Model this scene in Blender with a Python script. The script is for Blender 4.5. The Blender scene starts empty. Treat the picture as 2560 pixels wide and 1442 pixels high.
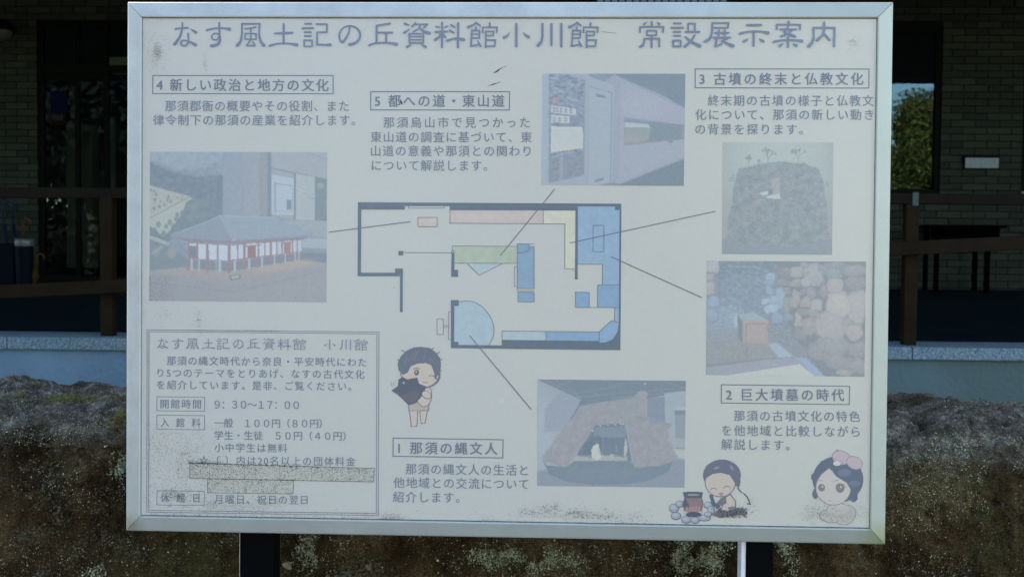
import bpy, bmesh, math, random
import numpy as np
from mathutils import Vector, Matrix, Euler
R = math.radians
random.seed(7); RNG = np.random.default_rng(7)
SC = bpy.context.scene
COL = SC.collection

# ------------------------------------------------------------------ camera
FPX = 2700.0
cam_d = bpy.data.cameras.new('camera'); cam = bpy.data.objects.new('camera', cam_d); COL.objects.link(cam)
CAMR = Matrix.Rotation(R(1.95), 3, 'Z') @ Matrix.Rotation(R(90 - 2.2), 3, 'X') @ Matrix.Rotation(R(0.48), 3, 'Z')
cam.matrix_world = Matrix.Translation((0, 0, 1.5)) @ CAMR.to_4x4()
cam_d.sensor_width = 36; cam_d.lens = 36 * FPX / 2560; cam_d.clip_start = 0.05; cam_d.clip_end = 600
cam_d.dof.use_dof = True; cam_d.dof.focus_distance = 2.55; cam_d.dof.aperture_fstop = 7.0
SC.camera = cam

# ------------------------------------------------------------------ sky, sun, exposure
SUN_EL, SUN_AZ = 33.0, -38.0           # azimuth from +Y, negative = towards the left
world = bpy.data.worlds.new('World'); SC.world = world; world.use_nodes = True
wn = world.node_tree; wn.nodes.clear()
wo = wn.nodes.new('ShaderNodeOutputWorld'); bg = wn.nodes.new('ShaderNodeBackground'); sky = wn.nodes.new('ShaderNodeTexSky')
sky.sky_type = 'NISHITA'; sky.sun_disc = False; sky.sun_elevation = R(SUN_EL); sky.sun_rotation = R(SUN_AZ)
sky.air_density = 1.0; sky.dust_density = 0.5; sky.ozone_density = 1.2
bg.inputs[1].default_value = 0.15
wn.links.new(sky.outputs[0], bg.inputs[0]); wn.links.new(bg.outputs[0], wo.inputs[0])
sun_d = bpy.data.lights.new('sun', 'SUN'); sun = bpy.data.objects.new('sun', sun_d); COL.objects.link(sun)
sun_d.energy = 4.0; sun_d.angle = R(0.5); sun_d.color = (1.0, 0.93, 0.82)
sd = Vector((math.sin(R(SUN_AZ)) * math.cos(R(SUN_EL)), math.cos(R(SUN_AZ)) * math.cos(R(SUN_EL)), math.sin(R(SUN_EL))))
sun.rotation_euler = sd.to_track_quat('Z', 'Y').to_euler()
vs = SC.view_settings; vs.view_transform = 'Standard'; vs.look = 'None'; vs.exposure = 2.3; vs.gamma = 1; vs.use_curve_mapping = False

# ------------------------------------------------------------------ helpers
def pix(px, py, Y):                     # the point on the vertical plane y=Y seen at photograph pixel px, py
    d = CAMR @ Vector(((px - 1280) / FPX, -(py - 721) / FPX, -1))
    return Vector((0, 0, 1.5)) + d * (Y / d.y)
def X(px, Y, py=620): return pix(px, py, Y).x
def Z(py, Y, px=1280): return pix(px, py, Y).z
def lin(c):
    c = np.asarray(c, float) / 255.0
    return np.where(c <= 0.04045, c / 12.92, ((c + 0.055) / 1.055) ** 2.4)

def mat(name, color, rough=0.6, metal=0.0, spec=0.5, noise=None, bump=None, ior=None):
    """noise = (scale, amount, detail), bump = (scale, distance)"""
    m = bpy.data.materials.new(name); m.use_nodes = True; nt = m.node_tree; p = nt.nodes['Principled BSDF']
    p.inputs['Base Color'].default_value = (*color, 1); p.inputs['Roughness'].default_value = rough
    p.inputs['Metallic'].default_value = metal; p.inputs['Specular IOR Level'].default_value = spec
    g = nt.nodes.new('ShaderNodeNewGeometry')
    if noise:
        n = nt.nodes.new('ShaderNodeTexNoise'); n.inputs['Scale'].default_value = noise[0]; n.inputs['Detail'].default_value = noise[2] if len(noise) > 2 else 5
        mx = nt.nodes.new('ShaderNodeMix'); mx.data_type = 'RGBA'
        mr = nt.nodes.new('ShaderNodeMapRange'); mr.inputs[1].default_value = 0.3; mr.inputs[2].default_value = 0.7
        nt.links.new(g.outputs['Position'], n.inputs['Vector']); nt.links.new(n.outputs['Fac'], mr.inputs[0]); nt.links.new(mr.outputs[0], mx.inputs[0])
        a = noise[1]
        mx.inputs[6].default_value = (*[c * (1 - a) for c in color], 1); mx.inputs[7].default_value = (*[min(1, c * (1 + a)) for c in color], 1)
        nt.links.new(mx.outputs[2], p.inputs['Base Color'])
    if bump:
        n2 = nt.nodes.new('ShaderNodeTexNoise'); n2.inputs['Scale'].default_value = bump[0]; n2.inputs['Detail'].default_value = 6
        b = nt.nodes.new('ShaderNodeBump'); b.inputs['Distance'].default_value = bump[1]; b.inputs['Strength'].default_value = 0.8
        nt.links.new(g.outputs['Position'], n2.inputs['Vector']); nt.links.new(n2.outputs['Fac'], b.inputs['Height']); nt.links.new(b.outputs[0], p.inputs['Normal'])
    return m

def link(name, me, m=None, parent=None):
    o = bpy.data.objects.new(name, me); COL.objects.link(o)
    if m and me is not None and not me.materials: me.materials.append(m)
    if parent is not None: o.parent = parent
    return o
def thing(name, label, cat, loc=(0, 0, 0), group=None):
    o = bpy.data.objects.new(name, None); o.empty_display_size = 0.1; COL.objects.link(o); o.location = loc
    o['label'] = label; o['category'] = cat
    if group: o['group'] = group
    o['_t'] = 1; del o['_t']
    return o
def tag(o, label, cat, group=None):
    o['label'] = label; o['category'] = cat
    if group: o['group'] = group
    return o

class MB:
    """collects boxes, bars and tubes into one mesh (coordinates are world unless built under a thing with an offset)"""
    def __init__(s, off=(0, 0, 0)): s.v = []; s.f = []; s.off = Vector(off)
    def add(s, vs_, fs):
        n = len(s.v); s.v += [Vector(v) - s.off for v in vs_]; s.f += [[i + n for i in f] for f in fs]; return s
    def box(s, x0, x1, y0, y1, z0, z1):
        return s.add([(x0, y0, z0), (x1, y0, z0), (x1, y1, z0), (x0, y1, z0), (x0, y0, z1), (x1, y0, z1), (x1, y1, z1), (x0, y1, z1)],
                     [(0, 3, 2, 1), (4, 5, 6, 7), (0, 1, 5, 4), (1, 2, 6, 5), (2, 3, 7, 6), (3, 0, 4, 7)])
    def tube(s, pts, rad, seg=10, cap=True):
        pts = [Vector(p) for p in pts]; rad = rad if isinstance(rad, (list, tuple)) else [rad] * len(pts)
        ring = []
        for i, p in enumerate(pts):
            t = (pts[min(i + 1, len(pts) - 1)] - pts[max(i - 1, 0)]).normalized()
            a = t.cross(Vector((0, 0, 1)) if abs(t.z) < 0.9 else Vector((1, 0, 0))).normalized(); b = t.cross(a)
            ring.append([p + (a * math.cos(2 * math.pi * k / seg) + b * math.sin(2 * math.pi * k / seg)) * rad[i] for k in range(seg)])
        vs_ = [v for r in ring for v in r]; fs = []
        for i in range(len(pts) - 1):
            for k in range(seg):
                fs.append((i * seg + k, i * seg + (k + 1) % seg, (i + 1) * seg + (k + 1) % seg, (i + 1) * seg + k))
        if cap: fs.append(tuple(range(seg))); fs.append(tuple((len(pts) - 1) * seg + k for k in reversed(range(seg))))
        return s.add(vs_, fs)
    def lathe(s, c, prof, seg=24):          # prof = [(r, z)]
        c = Vector(c); vs_ = []; fs = []
        for r, z in prof:
            for k in range(seg): vs_.append(c + Vector((r * math.cos(2 * math.pi * k / seg), r * math.sin(2 * math.pi * k / seg), z)))
        for i in range(len(prof) - 1):
            for k in range(seg): fs.append((i * seg + k, i * seg + (k + 1) % seg, (i + 1) * seg + (k + 1) % seg, (i + 1) * seg + k))
        return s.add(vs_, fs)
    def mesh(s, name, smooth=False, bevel=0):
        me = bpy.data.meshes.new(name); me.from_pydata([tuple(v) for v in s.v], [], s.f); me.update()
        bm = bmesh.new(); bm.from_mesh(me); bmesh.ops.recalc_face_normals(bm, faces=bm.faces)
        if bevel: bmesh.ops.bevel(bm, geom=[e for e in bm.edges if e.calc_face_angle(0) > 0.5], offset=bevel, segments=2, affect='EDGES', profile=0.6)
        bm.to_mesh(me); bm.free()
        if smooth:
            for p in me.polygons: p.use_smooth = True
        return me
    def build(s, name, m, parent=None, smooth=False, bevel=0): return link(name, s.mesh(name, smooth, bevel), m, parent)

def perlin(x, y, seed=0):
    r = np.random.default_rng(seed); perm = r.permutation(256); ang = r.random(256) * 2 * np.pi; gx, gy = np.cos(ang), np.sin(ang)
    xi = np.floor(x).astype(int); yi = np.floor(y).astype(int); xf = x - xi; yf = y - yi
    u = xf * xf * xf * (xf * (xf * 6 - 15) + 10); v = yf * yf * yf * (yf * (yf * 6 - 15) + 10)
    def g(i, j): h = perm[(perm[(xi + i) & 255] + yi + j) & 255]; return gx[h] * (xf - i) + gy[h] * (yf - j)
    a = g(0, 0) * (1 - u) + g(1, 0) * u; b = g(0, 1) * (1 - u) + g(1, 1) * u
    return (a * (1 - v) + b * v) * 1.5
def fbm(x, y, seed=0, oct=5, gain=0.5):
    t = 0; a = 1
    for k in range(oct): t = t + a * perlin(x * 2 ** k + 17.3 * k, y * 2 ** k + 5.1 * k, seed + k); a *= gain
    return t

def node_mat(name):
    m = bpy.data.materials.new(name); m.use_nodes = True; nt = m.node_tree; return m, nt, nt.nodes['Principled BSDF']
def N(nt, kind, **kw):
    n = nt.nodes.new('ShaderNode' + kind)
    for k, v in kw.items():
        if hasattr(n, k): setattr(n, k, v)
    return n
def ramp(nt, src, stops, interp='LINEAR'):
    r = nt.nodes.new('ShaderNodeValToRGB'); r.color_ramp.interpolation = interp; e = r.color_ramp.elements
    while len(e) < len(stops): e.new(0.5)
    for i, (p, c) in enumerate(stops): e[i].position = p; e[i].color = (*c, 1) if len(c) == 3 else c
    nt.links.new(src, r.inputs[0]); return r
def noise(nt, vec, scale, detail=5, rough=0.5, dist=0):
    n = nt.nodes.new('ShaderNodeTexNoise'); n.inputs['Scale'].default_value = scale; n.inputs['Detail'].default_value = detail
    n.inputs['Roughness'].default_value = rough; n.inputs['Distortion'].default_value = dist; nt.links.new(vec, n.inputs['Vector']); return n
def mixc(nt, fac, a, b, mode='MIX'):
    m = nt.nodes.new('ShaderNodeMix'); m.data_type = 'RGBA'; m.blend_type = mode
    for s, i in ((fac, 0), (a, 6), (b, 7)):
        if isinstance(s, (int, float)): m.inputs[i].default_value = s
        elif isinstance(s, tuple): m.inputs[i].default_value = (*s, 1)
        else: nt.links.new(s, m.inputs[i])
    return m.outputs[2]

# ------------------------------------------------------------------ large structure: ground, terrace, building
YW = 10.97                               # front of the brick wall
YT = 6.42                                # front of the white terrace wall
m_ground = mat('gravel', (0.16, 0.15, 0.135), 0.95, noise=(9, 0.35, 8), bump=(60, 0.02))
g = MB().add([(-300, -300, 0), (300, -300, 0), (300, 300, 0), (-300, 300, 0)], [(0, 1, 2, 3)]).build('ground', m_ground); g['kind'] = 'structure'

zc1 = (Z(842, YT - .03, 100) + Z(870, YT - .03, 2400)) / 2; zc0 = zc1 - 0.073       # coping top and underside
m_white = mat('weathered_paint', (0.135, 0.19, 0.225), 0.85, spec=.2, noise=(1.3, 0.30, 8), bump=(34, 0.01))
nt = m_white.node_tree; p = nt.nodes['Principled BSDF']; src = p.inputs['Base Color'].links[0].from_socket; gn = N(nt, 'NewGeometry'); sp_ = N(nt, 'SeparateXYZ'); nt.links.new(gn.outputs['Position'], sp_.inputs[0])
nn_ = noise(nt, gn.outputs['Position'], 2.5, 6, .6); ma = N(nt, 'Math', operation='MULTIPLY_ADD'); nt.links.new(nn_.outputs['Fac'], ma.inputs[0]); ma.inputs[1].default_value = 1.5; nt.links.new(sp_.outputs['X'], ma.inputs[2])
mr_ = N(nt, 'MapRange'); mr_.inputs[1].default_value = 1.0; mr_.inputs[2].default_value = 3.2; nt.links.new(ma.outputs[0], mr_.inputs[0]); nt.links.new(mixc(nt, mr_.outputs[0], src, (.078, .105, .092)), p.inputs['Base Color'])   # shade at the right end painted in as darker green-grey
tw = thing('terrace_wall', 'pale blue-white rendered retaining wall under granite coping behind the rough boulder', 'wall', (0, YT, 0))
OW = (0, YT, 0)
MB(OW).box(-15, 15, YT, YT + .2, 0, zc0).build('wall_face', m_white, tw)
m_granite, nt, p = node_mat('granite')
gn = N(nt, 'NewGeometry'); n1 = noise(nt, gn.outputs['Position'], 130, 2, 0.6); n2 = noise(nt, gn.outputs['Position'], 3, 4)
c = ramp(nt, n1.outputs['Fac'], [(0.35, (0.05, 0.075, 0.085)), (0.5, (0.13, 0.18, 0.19)), (0.68, (0.28, 0.34, 0.35))])
c2 = mixc(nt, 0.35, c.outputs[0], n2.outputs['Color'], 'MULTIPLY'); nt.links.new(c2, p.inputs['Base Color']); p.inputs['Roughness'].default_value = 0.7
cx = sorted([X(2283, YT) + 0.9 * k for k in range(-19, 14)])
bme = MB().box(-.4475, .4475, 0, .42, 0, .073).mesh('coping_stone', bevel=.004); bme.materials.append(m_granite)
for a in cx:
    o = link('coping_stone', bme, None, tw); o.location = (a + .45, -.03, zc0)
zf0 = zc1 - .01; zf1 = Z(722, YW, 2300)
m_floor = mat('terrace_tile', (0.004, 0.009, 0.010), 0.7, spec=.04, noise=(3, 0.3, 6))
fl = MB().add([(-15, YT + .15, zf0), (15, YT + .15, zf0), (15, YW + 5, zf1), (-15, YW + 5, zf1)], [(0, 1, 2, 3)])
fl.v[2].z = fl.v[3].z = zf0 + (zf1 - zf0) * (YW + 5 - YT) / (YW - YT)
fo = fl.build('terrace_floor', m_floor); fo['kind'] = 'structure'

# building
ZCEIL = 4.0
m_mortar = mat('mortar', (0.004, 0.005, 0.004), 0.95, spec=.1, noise=(20, 0.2))
m_brick, nt, p = node_mat('brick_glaze')
oi = N(nt, 'ObjectInfo'); gn = N(nt, 'NewGeometry')
ad = N(nt, 'Math', operation='ADD'); fr = N(nt, 'Math', operation='FRACT')
nt.links.new(oi.outputs['Random'], ad.inputs[0]); nt.links.new(gn.outputs['Random Per Island'], ad.inputs[1]); nt.links.new(ad.outputs[0], fr.inputs[0])
cr = ramp(nt, fr.outputs[0], [(0, (0.012, 0.016, 0.010)), (0.5, (0.018, 0.022, 0.014)), (1, (0.024, 0.029, 0.018))])
nz = noise(nt, gn.outputs['Position'], 25, 5)
nt.links.new(mixc(nt, 0.4, cr.outputs[0], nz.outputs['Color'], 'OVERLAY'), p.inputs['Base Color']); p.inputs['Roughness'].default_value = 0.75; p.inputs['Specular IOR Level'].default_value = .12
bl = thing('museum_building', 'dark brick museum building with deep eaves, glazed entrance and tall windows', 'building', (0, YW, 0))
OB = (0, YW, 0)
# openings in the wall: (x0, x1, z0, z1)
DX0, DX1 = X(95, YW), X(1150, YW); DZ1 = Z(52, YW, 200)
W1 = (X(2030, YW), X(2346, YW), Z(486, YW, 2290), Z(66, YW, 2290))
W2 = (X(2548, YW), X(2548, YW) + 1.5, Z(478, YW, 2550), Z(12, YW, 2550) )
opens = [(DX0, DX1, 0, DZ1), W1, W2]
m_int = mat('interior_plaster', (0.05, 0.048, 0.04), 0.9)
def wall_panels():
    mb = MB(OB); xs = sorted({-15.0, 15.0, *[v for o in opens for v in o[:2]]})
    for a, b in zip(xs, xs[1:]):
        cuts = [o for o in opens if o[0] <= a + 1e-6 and o[1] >= b - 1e-6]
        z = 0.0
        for o in sorted(cuts, key=lambda q: q[2]):
            if o[2] > z: mb.box(a, b, YW + .008, YW + .2, z, o[2])
            z = o[3]
        if z < ZCEIL + .3: mb.box(a, b, YW + .008, YW + .2, z, ZCEIL + .3)
    return mb
bw = wall_panels().build('brick_wall', m_mortar, bl)
PX, PZ = .2397, .0697
bc = {}
def brick_mesh(L):
    k = round(L, 3)
    if k not in bc:
        me = MB().box(0, k, 0, .02, 0, PZ - .0095).mesh('brick', bevel=0); me.materials.append(m_brick); bc[k] = me
    return bc[k]
rest = MB(OB); cand = []
nrow = int((ZCEIL) / PZ)
z_base = Z(17, YW, 2400) - 60 * PZ
for r in range(-5, 75):
    z = z_base + r * PZ
    if z < .9 or z > ZCEIL - .01: continue
    off = (r % 2) * PX * .5 + X(2401, YW)
    for k in range(-90, 60):
        x = off + k * PX
        segs = [(x, x + PX - .0095)]
        for o in opens:
            if z + PZ > o[2] + .01 and z < o[3] - .01:
                ns = []
                for a, b in segs:
                    if b <= o[0] or a >= o[1]: ns.append((a, b)); continue
                    if a < o[0] - .01: ns.append((a, o[0]))
                    if b > o[1] + .01: ns.append((o[1], b))
                segs = ns
        for a, b in segs:
            if a < -14.9 or b > 14.9 or b - a < .02: continue
            q = CAMR.transposed() @ (Vector(((a + b) / 2, YW, z)) - Vector((0, 0, 1.5)))
            u = 1280 + FPX * q.x / -q.z; v = 721 - FPX * q.y / -q.z
            vis = (-20 < u < 320 or 2205 < u < 2585) and -5 < v < 735
            cand.append((not vis, -(b - a) if vis else 0, a, b, z))
cand.sort(key=lambda t: (t[0], t[1]))
for i, (_, _, a, b, z) in enumerate(cand):
    dy = random.uniform(-.002, .002)
    if i < 300:
        o = link('brick', brick_mesh(b - a), None, bw); o.location = (a, dy, z)
    else: rest.box(a, b, YW + dy, YW + .02 + dy, z, z + PZ - .0095)
rs = rest.build('brick_rest', m_brick, bw); rs.name = 'brickwork'; rs['kind'] = 'stuff'

# room behind the glass
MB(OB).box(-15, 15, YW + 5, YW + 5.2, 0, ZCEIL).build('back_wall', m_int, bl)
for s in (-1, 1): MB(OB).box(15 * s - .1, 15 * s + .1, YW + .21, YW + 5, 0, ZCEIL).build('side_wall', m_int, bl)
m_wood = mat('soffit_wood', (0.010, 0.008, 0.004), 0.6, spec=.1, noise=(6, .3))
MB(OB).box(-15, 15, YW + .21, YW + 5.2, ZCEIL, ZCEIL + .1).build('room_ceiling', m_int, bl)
YE = 5.5
bd = MB().box(-15.2, 15.2, 0, .175, 0, .02).mesh('soffit_board'); bd.materials.append(m_wood)
k = 0
while YE + k * .182 < YW - .02:
    o = link('soffit_board', bd, None, bl); o.location = (0, YE + k * .182 - YW, ZCEIL); k += 1
m_roof = mat('roof_metal', (0.05, 0.05, 0.055), 0.5, noise=(2, .2))
rf = MB(OB).add([(-15.6, YE - .1, ZCEIL + .03), (15.6, YE - .1, ZCEIL + .03), (15.6, YE - .1, ZCEIL + .28), (-15.6, YE - .1, ZCEIL + .28),
                 (-15.6, YW + 4, ZCEIL + 3.9), (15.6, YW + 4, ZCEIL + 3.9), (-15.6, YW + 9, ZCEIL + 2), (15.6, YW + 9, ZCEIL + 2), (-15.6, YW + 9, ZCEIL + .03), (15.6, YW + 9, ZCEIL + .03)],
                [(0, 1, 2, 3), (3, 2, 5, 4), (4, 5, 7, 6), (6, 7, 9, 8), (8, 9, 1, 0), (0, 3, 4, 6, 8), (1, 9, 7, 5, 2)])
rf.build('roof', m_roof, bl)

m_frame = mat('bronze_frame', (0.003, 0.003, 0.002), 0.6, spec=.04)
m_glass = bpy.data.materials.new('window_glass'); m_glass.use_nodes = True; nt = m_glass.node_tree; nt.nodes.clear()
mo = N(nt, 'OutputMaterial'); tr = N(nt, 'BsdfTransparent'); gl = N(nt, 'BsdfGlossy'); fz = N(nt, 'Fresnel'); mx = N(nt, 'MixShader')
tr.inputs[0].default_value = (.72, .78, .76, 1); gl.inputs['Roughness'].default_value = 0.004; gl.inputs['Color'].default_value = (.66, .88, 1, 1); fz.inputs[0].default_value = 1.5
nt.links.new(fz.outputs[0], mx.inputs[0]); nt.links.new(tr.outputs[0], mx.inputs[1]); nt.links.new(gl.outputs[0], mx.inputs[2]); nt.links.new(mx.outputs[0], mo.inputs[0])
def window(w, name='window', bars=()):
    x0, x1, z0, z1 = w; t = .05; mb = MB(OB)
    mb.box(x0, x0 + t, YW + .02, YW + .1, z0, z1).box(x1 - t, x1, YW + .02, YW + .1, z0, z1)
    mb.box(x0 + t, x1 - t, YW + .02, YW + .1, z1 - t, z1).box(x0 + t, x1 - t, YW + .02, YW + .1, z0, z0 + t)
    for b in bars: mb.box(b, b + .04, YW + .03, YW + .09, z0 + t, z1 - t)
    f = mb.build(name, m_frame, bl)
    MB(OB).box(x0 + t - .004, x1 - t + .004, YW + .055, YW + .061, z0 + t - .004, z1 - t + .004).build('pane', m_glass, f)
    return f
window(W1); w2 = window(W2)
m_sill = mat('brown_sill', (0.10, 0.045, 0.03), 0.5)
for w in (W1, W2): MB(OB).box(w[0], w[1], YW - .03, YW + .018, w[2] - .05, w[2] - .002).build('window_sill', m_sill, bl)
window((DX0, DX1, zf1, DZ1), 'entrance_door', [X(186, YW), X(258, YW), X(500, YW), X(800, YW)])
# transom and lintel behind the glass, inner partitions that show faintly through it
m_in2 = mat('inner_partition', (0.20, 0.17, 0.11), 0.8)
m_in3 = mat('inner_frame', (0.14, 0.17, 0.15), 0.6)
zt = Z(172, YW, 200)
MB(OB).box(DX0 + .06, DX1 - .06, YW + .02, YW + .05, zt - .04, zt + .04).build('transom', m_frame, bl)
yi = YW + 1.6
MB(OB).box(X(262, yi), X(420, yi), yi, yi + .3, Z(176, yi, 280), Z(143, yi, 280)).build('ceiling_light', mat('lamp_body', (.8, .72, .4), .5), bl)
MB(OB).box(X(260, yi), X(267, yi), yi + .1, yi + .13, Z(143, yi, 280), ZCEIL).build('hanging_rod', m_in2, bl)
MB(OB).box(X(242, yi + .1), X(262, yi + .1), yi + .4, yi + .46, 1, Z(290, yi, 280)).build('inner_frame', m_in3, bl)
MB(OB).box(X(120, yi), X(187, yi), yi + .5, yi + .7, 1, Z(300, yi, 200)).build('inner_wall', m_in2, bl)

# ventilation grille on the wall just under the soffit
m_pale = mat('pale_enamel', (.085, .10, .105), .5, spec=.2)
yg = 5.75
vg = thing('vent_grille', 'pale slatted ventilation grille under the eaves above the sign board', 'grille', (0, yg, 0)); OG = (0, yg, 0)
gx0, gx1 = X(1492, yg, 0), X(1818, yg, 0); gz0 = Z(6, yg, 1650)
MB(OG).box(gx0, gx1, yg + .03, yg + .05, gz0, gz0 + .5).build('back_plate', m_frame, vg)
MB(OG).box(gx0, gx1, yg, yg + .028, gz0 + .5, gz0 + .53).build('grille_rail', m_pale, vg)
for kz in range(18):
    xx = gx0 + (gx1 - gx0) * (kz + .5) / 18
    MB(OG).box(xx - .0145, xx + .0145, yg, yg + .028, gz0, gz0 + .498).build('slat', m_pale, vg)
for s in (.2, .8):
    xx = gx0 + (gx1 - gx0) * s
    MB(OG).box(xx - .01, xx + .01, yg + .02, yg + .04, gz0 + .532, ZCEIL - .002).build('hanger', m_frame, vg)

# ------------------------------------------------------------------ fixtures on and near the wall
# plaque in a recessed dark frame
pq = thing('wall_plaque', 'small pale name plaque in a dark frame on the brick wall right of the window', 'plaque', (0, YW, 0))
x0, x1, z0, z1 = X(2402, YW), X(2491, YW), Z(424, YW, 2445), Z(388, YW, 2445)
MB(OB).box(x0, x1, YW - .03, YW - .012, z0, z1).build('plaque_frame', m_frame, pq)
MB(OB).box(x0 + .012, x1 - .012, YW - .036, YW - .031, z0 + .012, z1 - .03).build('plaque_face', mat('plaque_face', (.15, .19, .19), .4, spec=.2, noise=(30, .15)), pq)
# wall lamp
lc = pix(6, 78, YW - .14); wl = thing('wall_lamp', 'round wall lamp with dark hood and frosted globe high on the brick wall at left', 'lamp', lc)
MB().lathe((0, 0, 0), [(.012, .118), (.06, .105), (.105, .06), (.122, 0), (.116, -.004)]).build('hood', m_frame, wl, smooth=True)
MB().lathe((0, 0, 0), [(.1, 0), (.095, -.04), (.07, -.075), (.035, -.097), (.004, -.102)]).build('globe', mat('frosted_globe', (.055, .055, .035), .3, spec=.2), wl, smooth=True)
MB().box(-.03, .03, 0, .135, .01, .05).build('bracket', m_frame, wl)
# notice on the entrance glass
nw = thing('poster', 'small blue poster with white and red strip on the dark entrance glass', 'poster', (0, YW, 0))
MB(OB).box(X(124, YW), X(164, YW), YW + .045, YW + .0525, Z(283, YW, 145), Z(227, YW, 145)).build('blue_sheet', mat('blue_print', (.0003, .001, .014), .5, spec=.05, noise=(25, .5)), nw)
MB(OB).box(X(127, YW), X(155, YW), YW + .045, YW + .0525, Z(300, YW, 145), Z(285, YW, 145)).build('white_strip', mat('white_print', (.015, .018, .013), .5, spec=.05), nw)
MB(OB).box(X(127, YW), X(155, YW), YW + .045, YW + .0525, Z(313, YW, 145), Z(301, YW, 145)).build('red_strip', mat('red_print', (.009, .0006, .0005), .5, spec=.05), nw)
# table by the wall
yt = YW - .5
tb = thing('table', 'dark narrow table against the brick wall behind the handrail', 'table', (0, yt, 0)); OT = (0, yt, 0)
zt1 = Z(563, yt, 2420); tx0, tx1 = X(2330, yt), X(2517, yt)
fz_ = lambda y: zf0 + (zf1 - zf0) * (y - YT) / (YW - YT)
m_tab = mat('dark_wood', (.001, .001, .001), .7, spec=.0, noise=(12, .3))
MB(OT).box(tx0, tx1, yt, yt + .4, zt1 - .025, zt1).build('table_top', m_tab, tb, bevel=.004)
MB(OT).box(tx0 + .12, tx1 - .06, yt + .02, yt + .38, zt1 - .115, zt1 - .026).build('apron', m_tab, tb)
for xx in (X(2347, yt), X(2475, yt)):
    for yy in (yt + .04, yt + .34): MB(OT).box(xx - .02, xx + .02, yy, yy + .035, fz_(yy), zt1 - .026).build('leg', m_tab, tb)
# umbrella stand with umbrellas
yu = 9.9
us = thing('umbrella_stand', 'black umbrella stand with a silver rim at the left of the entrance', 'umbrella stand', (0, yu, 0)); OU = (0, yu, 0)
m_blk = mat('black_plastic', (.0015, .003, .006), .5, spec=.03); m_sil = mat('silver_rim', (.07, .08, .075), .4, metal=.2)
ux = X(61, yu); uz = Z(600, yu, 60); uf = fz_(yu)
MB(OU).lathe((ux, yu, 0), [(.012, uf), (.072, uf), (.08, uz - .02), (.07, uz - .02), (.06, uf + .02)]).build('bin', m_blk, us, smooth=False)
MB(OU).lathe((ux, yu, 0), [(.083, uz - .055), (.086, uz - .03), (.086, uz + .01), (.078, uz + .015), (.074, uz - .015)]).build('rim', m_sil, us, smooth=True)
bx = X(26, yu)
MB(OU).box(bx - .09, bx + .05, yu - .05, yu + .12, uf, uz - .03).build('box_bin', m_blk, us, bevel=.01)
def umbrella(px, tip, col, lab, lean):
    x = X(px, yu); o = thing('umbrella', lab, 'umbrella', (x, yu, uf)); L = Z(tip, yu, px) - uf
    mt = mat('umbrella_cloth', tuple(v * .16 for v in col), .7, spec=.1); mh = mat('umbrella_handle', (.003, .014, .035) if col[2] > .05 else (.07, .025, .004), .4, spec=.15)
    MB().tube([(0, 0, .03), (lean * .35, 0, L * .4), (lean * .7, 0, L * .72)], [.012, .032, .016], 10).build('canopy', mt, o, smooth=True)
    pts = [(lean * .7, 0, L * .72), (lean, 0, L * .93)] + [(lean + .035 - .035 * math.cos(a), 0, L * .93 + .045 * math.sin(a)) for a in (.5, 1.1, 1.57, 2.1, 2.7, 3.3)]
    MB().tube(pts, .0085, 8).build('handle', mh, o, smooth=True)
umbrella(45, 498, (.02, .05, .12), 'closed blue umbrella with hooked blue handle, taller of those in the stand', -.06)
umbrella(20, 500, (.03, .07, .14), 'closed blue umbrella leaning beside the box bin at the far left', -.05)
umbrella(58, 545, (.25, .10, .012), 'closed orange umbrella, shorter, in the stand', .0)
umbrella(84, 640, (.22, .10, .02), 'small folded orange umbrella lying against the right side of the stand', .03)

# railing
YR = 6.52
m_rail = mat('brown_rail', (.008, .0055, .0025), .7, spec=.06, noise=(8, .2)); m_post = mat('brown_post', (.013, .0075, .0025), .7, spec=.06, noise=(8, .2))
rl = thing('handrail', 'dark brown metal railing with a sloping lower handrail standing on the coping', 'railing', (0, YR, 0)); OR_ = (0, YR, 0)
def zline(y1, y2, Y):   # z at the two px 100 and 2400
    a = pix(100, y1, Y); b = pix(2400, y2, Y); return a, b
def rail(name, ys, ye, hs, Y, dep, m, x0=-14.8, x1=14.8):
    a, b = zline(ys, ye, Y); s = (b.z - a.z) / (b.x - a.x); za = a.z + s * (x0 - a.x); zb = a.z + s * (x1 - a.x)
    return MB(OR_).add([(x0, Y, za - hs), (x1, Y, zb - hs), (x1, Y + dep, zb - hs), (x0, Y + dep, za - hs), (x0, Y, za), (x1, Y, zb), (x1, Y + dep, zb), (x0, Y + dep, za)],
               [(0, 3, 2, 1), (4, 5, 6, 7), (0, 1, 5, 4), (1, 2, 6, 5), (2, 3, 7, 6), (3, 0, 4, 7)]).build(name, m, rl, bevel=.006)
rail('top_rail', 468.5, 484, .065, YR, .06, m_rail)
rail('lower_rail', 708, 597, .082, YR - .05, .045, m_post)
ztr = Z(500, YR, 1280)
for k in range(-7, 11):
    xx = X(265, YR) + k * (X(2280, YR) - X(265, YR)) / 3
    MB(OR_).box(xx - .038, xx + .038, YR - .003, YR + .07, zc1, Z(493, YR, 265) + (Z(512, YR, 2280) - Z(493, YR, 265)) * (xx - X(265, YR)) / 4.83 + .004).build('post', m_post, rl, bevel=.004)
xx = X(2286, YR); za = Z(514, YR, 2286); zb = Z(481, YR, 2286)
MB(OR_).box(xx - .017, xx + .017, YR - .004, YR - .001, za, zb).build('tape_strip', mat('aged_tape', (.05, .065, .06), .5, spec=.1), rl)

# ------------------------------------------------------------------ boulder in front of the terrace wall
NX, NV = 960, 380
xs = np.linspace(-2.5, 2.3, NX)
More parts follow.
